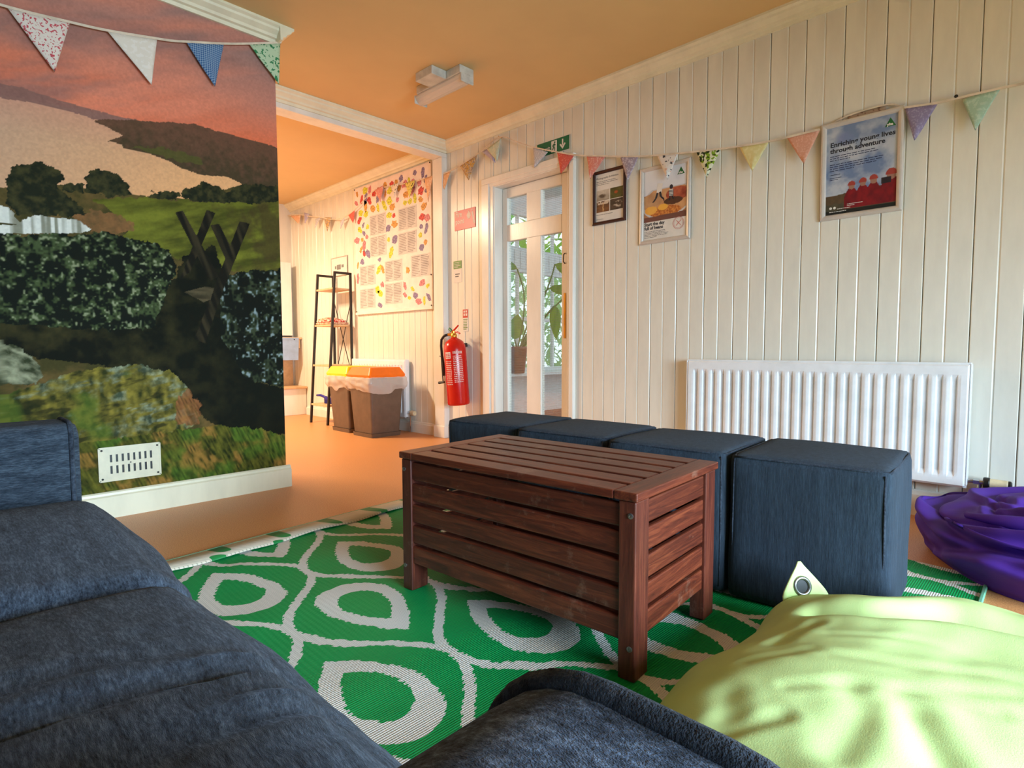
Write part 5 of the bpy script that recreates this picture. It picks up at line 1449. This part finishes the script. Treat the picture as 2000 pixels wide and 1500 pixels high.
def bin_(label, loc, rz, lidm, seed):
    t = thing('recycling_bin', label, 'bin', loc, (0, 0, rz), 'recycling bins by the collage board')
    bm = new_bm(); A, B = frustum(bm, (.288, .30), (.296, .31), 0, .035, r=.012); bm.faces.new(list(reversed(A))); frustum(bm, (.278, .292), (.335, .35), .035, .50, r=.02); obj('body', bm, 'bin', t)
    bm = new_bm(); A, B = frustum(bm, (.355, .37), (.365, .375), .505, .53, r=.02); bm.faces.new(list(reversed(A)))
    A, B = frustum(bm, (.365, .375), (.30, .31), .53, .592, r=.02); bm.faces.new(B); obj('lid', bm, lidm, t)
    bm = new_bm(); A, B = frustum(bm, (.20, .22), (.19, .21), .5925, .5945, r=.02); bm.faces.new(B); obj('lid_flap', bm, lidm, t)
    bm = new_bm(); rr = random.Random(seed); rows = []
    na = 64
    for j in range(9):
        z = .512 - .013 * j; row = []
        for i in range(na):
            a = 2 * PI * i / na; c, s = math.cos(a), math.sin(a); k = max(abs(c), abs(s)) ** .85
            ext_ = .012 + .012 * math.sin(j * .5) + .016 * mnoise.noise(Vector((c * 4 + seed, s * 4, j * .45)))
            drop = .055 * max(0, mnoise.noise(Vector((c * 1.6, s * 1.6 + seed, 2)))+.25) * (j / 8) ** 1.2
            row.append(bm.verts.new((c / k * (.176 + ext_), s / k * (.183 + ext_), z - drop + (.006 * mnoise.noise(Vector((c * 8, s * 8, j)))))))
        rows.append(row)
    for P_, Q_ in zip(rows, rows[1:]):
        for i in range(na): bm.faces.new((P_[i], P_[(i + 1) % na], Q_[(i + 1) % na], Q_[i]))
    obj('bin_liner', bm, 'liner', t, 'clear crumpled plastic liner', smooth=True)
    return t
bin_('brown-grey recycling bin with orange lid, nearer of the two', (2.755, 4.325, 0), math.radians(0), 'lid_orange', 3)
bin_('brown-grey recycling bin with yellow lid, behind the orange lidded one', (2.785, 4.742, 0), math.radians(0), 'lid_yellow', 8)

# ---------------------------------------------------------------- hatch unit at the far end of the back room
hu = thing('wall_bench', 'pale wooden bench with white base across the back wall', 'bench', (0, 0, 0))
obj('base', box_bm((1.2, 6.30, 0), (3.085, 6.598, .30), .004), 'white', hu)
obj('bench_top', box_bm((1.2, 6.27, .30), (3.085, 6.598, .325), .004), 'pale_wood', hu)
obj('back_panel', box_bm((1.2, 6.57, .325), (3.06, 6.598, .86), .002), 'pale_wood', hu)
sf = thing('wall_shelf', 'pale wooden shelf on the back wall below the white cupboard', 'shelf', (0, 0, 0))
obj('shelf_board', box_bm((1.2, 6.38, .862), (3.086, 6.598, .886), .003), 'pale_wood', sf)
for x in (3.02, 1.4): obj('bracket', box_bm((x, 6.39, .76), (x + .05, 6.568, .862), .002), 'pale_wood', sf)
cb = thing('wall_cupboard', 'plain white cupboard on the shelf of the back wall', 'cupboard', (0, 0, 0))
obj('carcass', box_bm((2.0, 6.47, .90), (3.005, 6.598, 1.735), .003), 'white', cb); obj('door', box_bm((2.0, 6.445, .905), (3.01, 6.469, 1.735), .003), 'white', cb)
obj('lower_edge', box_bm((2.0, 6.45, .887), (3.0, 6.598, .90)), 'black_metal', cb)
pp = thing('hanging_paper', 'pale blue-grey sheet of paper hanging from the back wall shelf', 'paper', (2.79, 6.372, .625))
MATS['blue_paper'] = plain('blue_grey_paper', (150, 172, 202), .6, var=.03)
bm = new_bm(); bx(bm, (-.25, 0, 0), (.255, .003, .255)); vs = list(bm.verts)
for v in vs:
    if v.co.z < .1: v.co.y -= .02; v.co.x -= .02
obj('sheet', bm, 'blue_paper', pp); bm = new_bm(); add_lathe(bm, [(.007, 0), (.007, .004)], (0, 0, 0), 8, 'y'); obj('pin', bm, 'black', pp, loc=(.20, -.005, .235))
bm = new_bm(); bx(bm, (-.24, -.0025, .228), (.18, -.001, .231)); obj('printed_line', bm, 'grey_ink', pp)
cbx = obj('power_cable', (lambda b: (add_tube(b, smooth_pts([(2.76, 6.50, .55), (2.79, 6.48, .45), (2.82, 6.46, .36), (2.83, 6.44, .333), (2.78, 6.43, .331), (2.70, 6.45, .331)], 4), .004, 6), b)[1])(new_bm()), 'black')
tag(cbx, 'thin dark cable lying on the pale bench at the back wall', 'cable')
# ceiling tube fitting that lights the back room
ft = thing('ceiling_light', 'long tube light on the back room ceiling', 'light', (1.0, 5.45, CEIL))
obj('housing', box_bm((-.4, -.06, -.04), (.4, .06, 0), .003), 'fit_grey', ft)

# ---------------------------------------------------------------- plant on the porch sill
pt = thing('potted_plant', 'leafy green plant in a red-brown pot on the porch windowsill', 'plant', (4.43, 4.225, .4855))
MATS['pot'] = plain('red_brown_ceramic', (122, 62, 50), .35, var=.1); MATS['soil'] = plain('potting_soil', (60, 42, 30), .9); MATS['stem'] = plain('green_stem', (96, 128, 52), .5)
def plant_leaf():
    m = Mat('broad_leaf', (78, 124, 40), .35)
    n = m.noise(m.coord((4, 4, 1)), 6, 3); m.base(m.ramp(n, [(.3, (46, 92, 40)), (.7, (126, 162, 56))]))
    tr = m.node('ShaderNodeBsdfTranslucent'); tr.inputs[0].default_value = lin((150, 190, 60)); mx = m.node('ShaderNodeMixShader'); mx.inputs[0].default_value = .35
    m.link(m.b.outputs[0], mx.inputs[1]); m.link(tr.outputs[0], mx.inputs[2]); m.link(mx.outputs[0], m.nt.nodes['Material Output'].inputs[0]); return m.m
MATS['pleaf'] = plant_leaf()
bm = new_bm(); add_lathe(bm, [(.072, 0), (.078, .01), (.105, .255), (.112, .262), (.112, .285), (.098, .285), (.092, .25)], (0, 0, 0), 28); obj('pot', bm, 'pot', pt, smooth=True)
bm = new_bm(); add_lathe(bm, [(.094, .25), (.02, .258)], (0, 0, 0), 20); obj('soil', bm, 'soil', pt)
# (stem path relative to the pot: along the picture's right, up), tip direction, length, width
RX, RY = .697, -.717
def P3(a, z, d=0): return Vector((RX * a + .717 * d, RY * a + .697 * d, z))
for k, (path, L, W_, tipdir) in enumerate([
  ([(.0, .25), (.06, .55), (.07, .85), (.0, 1.10)], .34, .09, (-.9, .45)), ([(.02, .25), (.12, .55), (.22, .78), (.34, .90)], .34, .10, (.85, -.1)),
  ([(.03, .25), (.16, .50), (.34, .95), (.40, 1.15)], .46, .13, (.9, -.38)), ([(.0, .25), (-.03, .36)], .30, .17, (.12, 1.0)), ([(.0, .25), (-.10, .34)], .26, .13, (-.6, .7)),
  ([(.04, .25), (.14, .40)], .28, .12, (.5, .8)), ([(.05, .25), (.25, .55), (.40, .72)], .33, .12, (.05, -1.0)), ([(.05, .25), (.32, .62), (.52, .82)], .36, .13, (.35, -.9)), ([(.02, .25), (.10, .42)], .22, .11, (.9, .3))]):
    stem = [P3(a, z, .01 * k) for a, z in path]
    bm = new_bm(); add_tube(bm, smooth_pts(stem, 4), .008, 7); st = obj('stem', bm, 'stem', pt, smooth=True)
    e = stem[-1]; td = Vector((RX * tipdir[0], RY * tipdir[0], tipdir[1])).normalized(); sd = Vector((.717, .697, 0)).cross(td).normalized(); nn = td.cross(sd)
    bm = new_bm(); prev = None
    for q in range(13):
        t_ = q / 12; wv = W_ * (math.sin(PI * t_ ** .75)) ** .8 * .5 + .001; c = e + td * (L * t_) + Vector((0, 0, -.10 * L * t_ * t_)) 
        row = [bm.verts.new(c + sd * wv * s + nn * (.18 * wv * abs(s))) for s in (-1, -.5, 0, .5, 1)]
        if prev:
            for i in range(4): bm.faces.new((prev[i], prev[i + 1], row[i + 1], row[i]))
        prev = row
    obj('leaf', bm, 'pleaf', st, smooth=True)
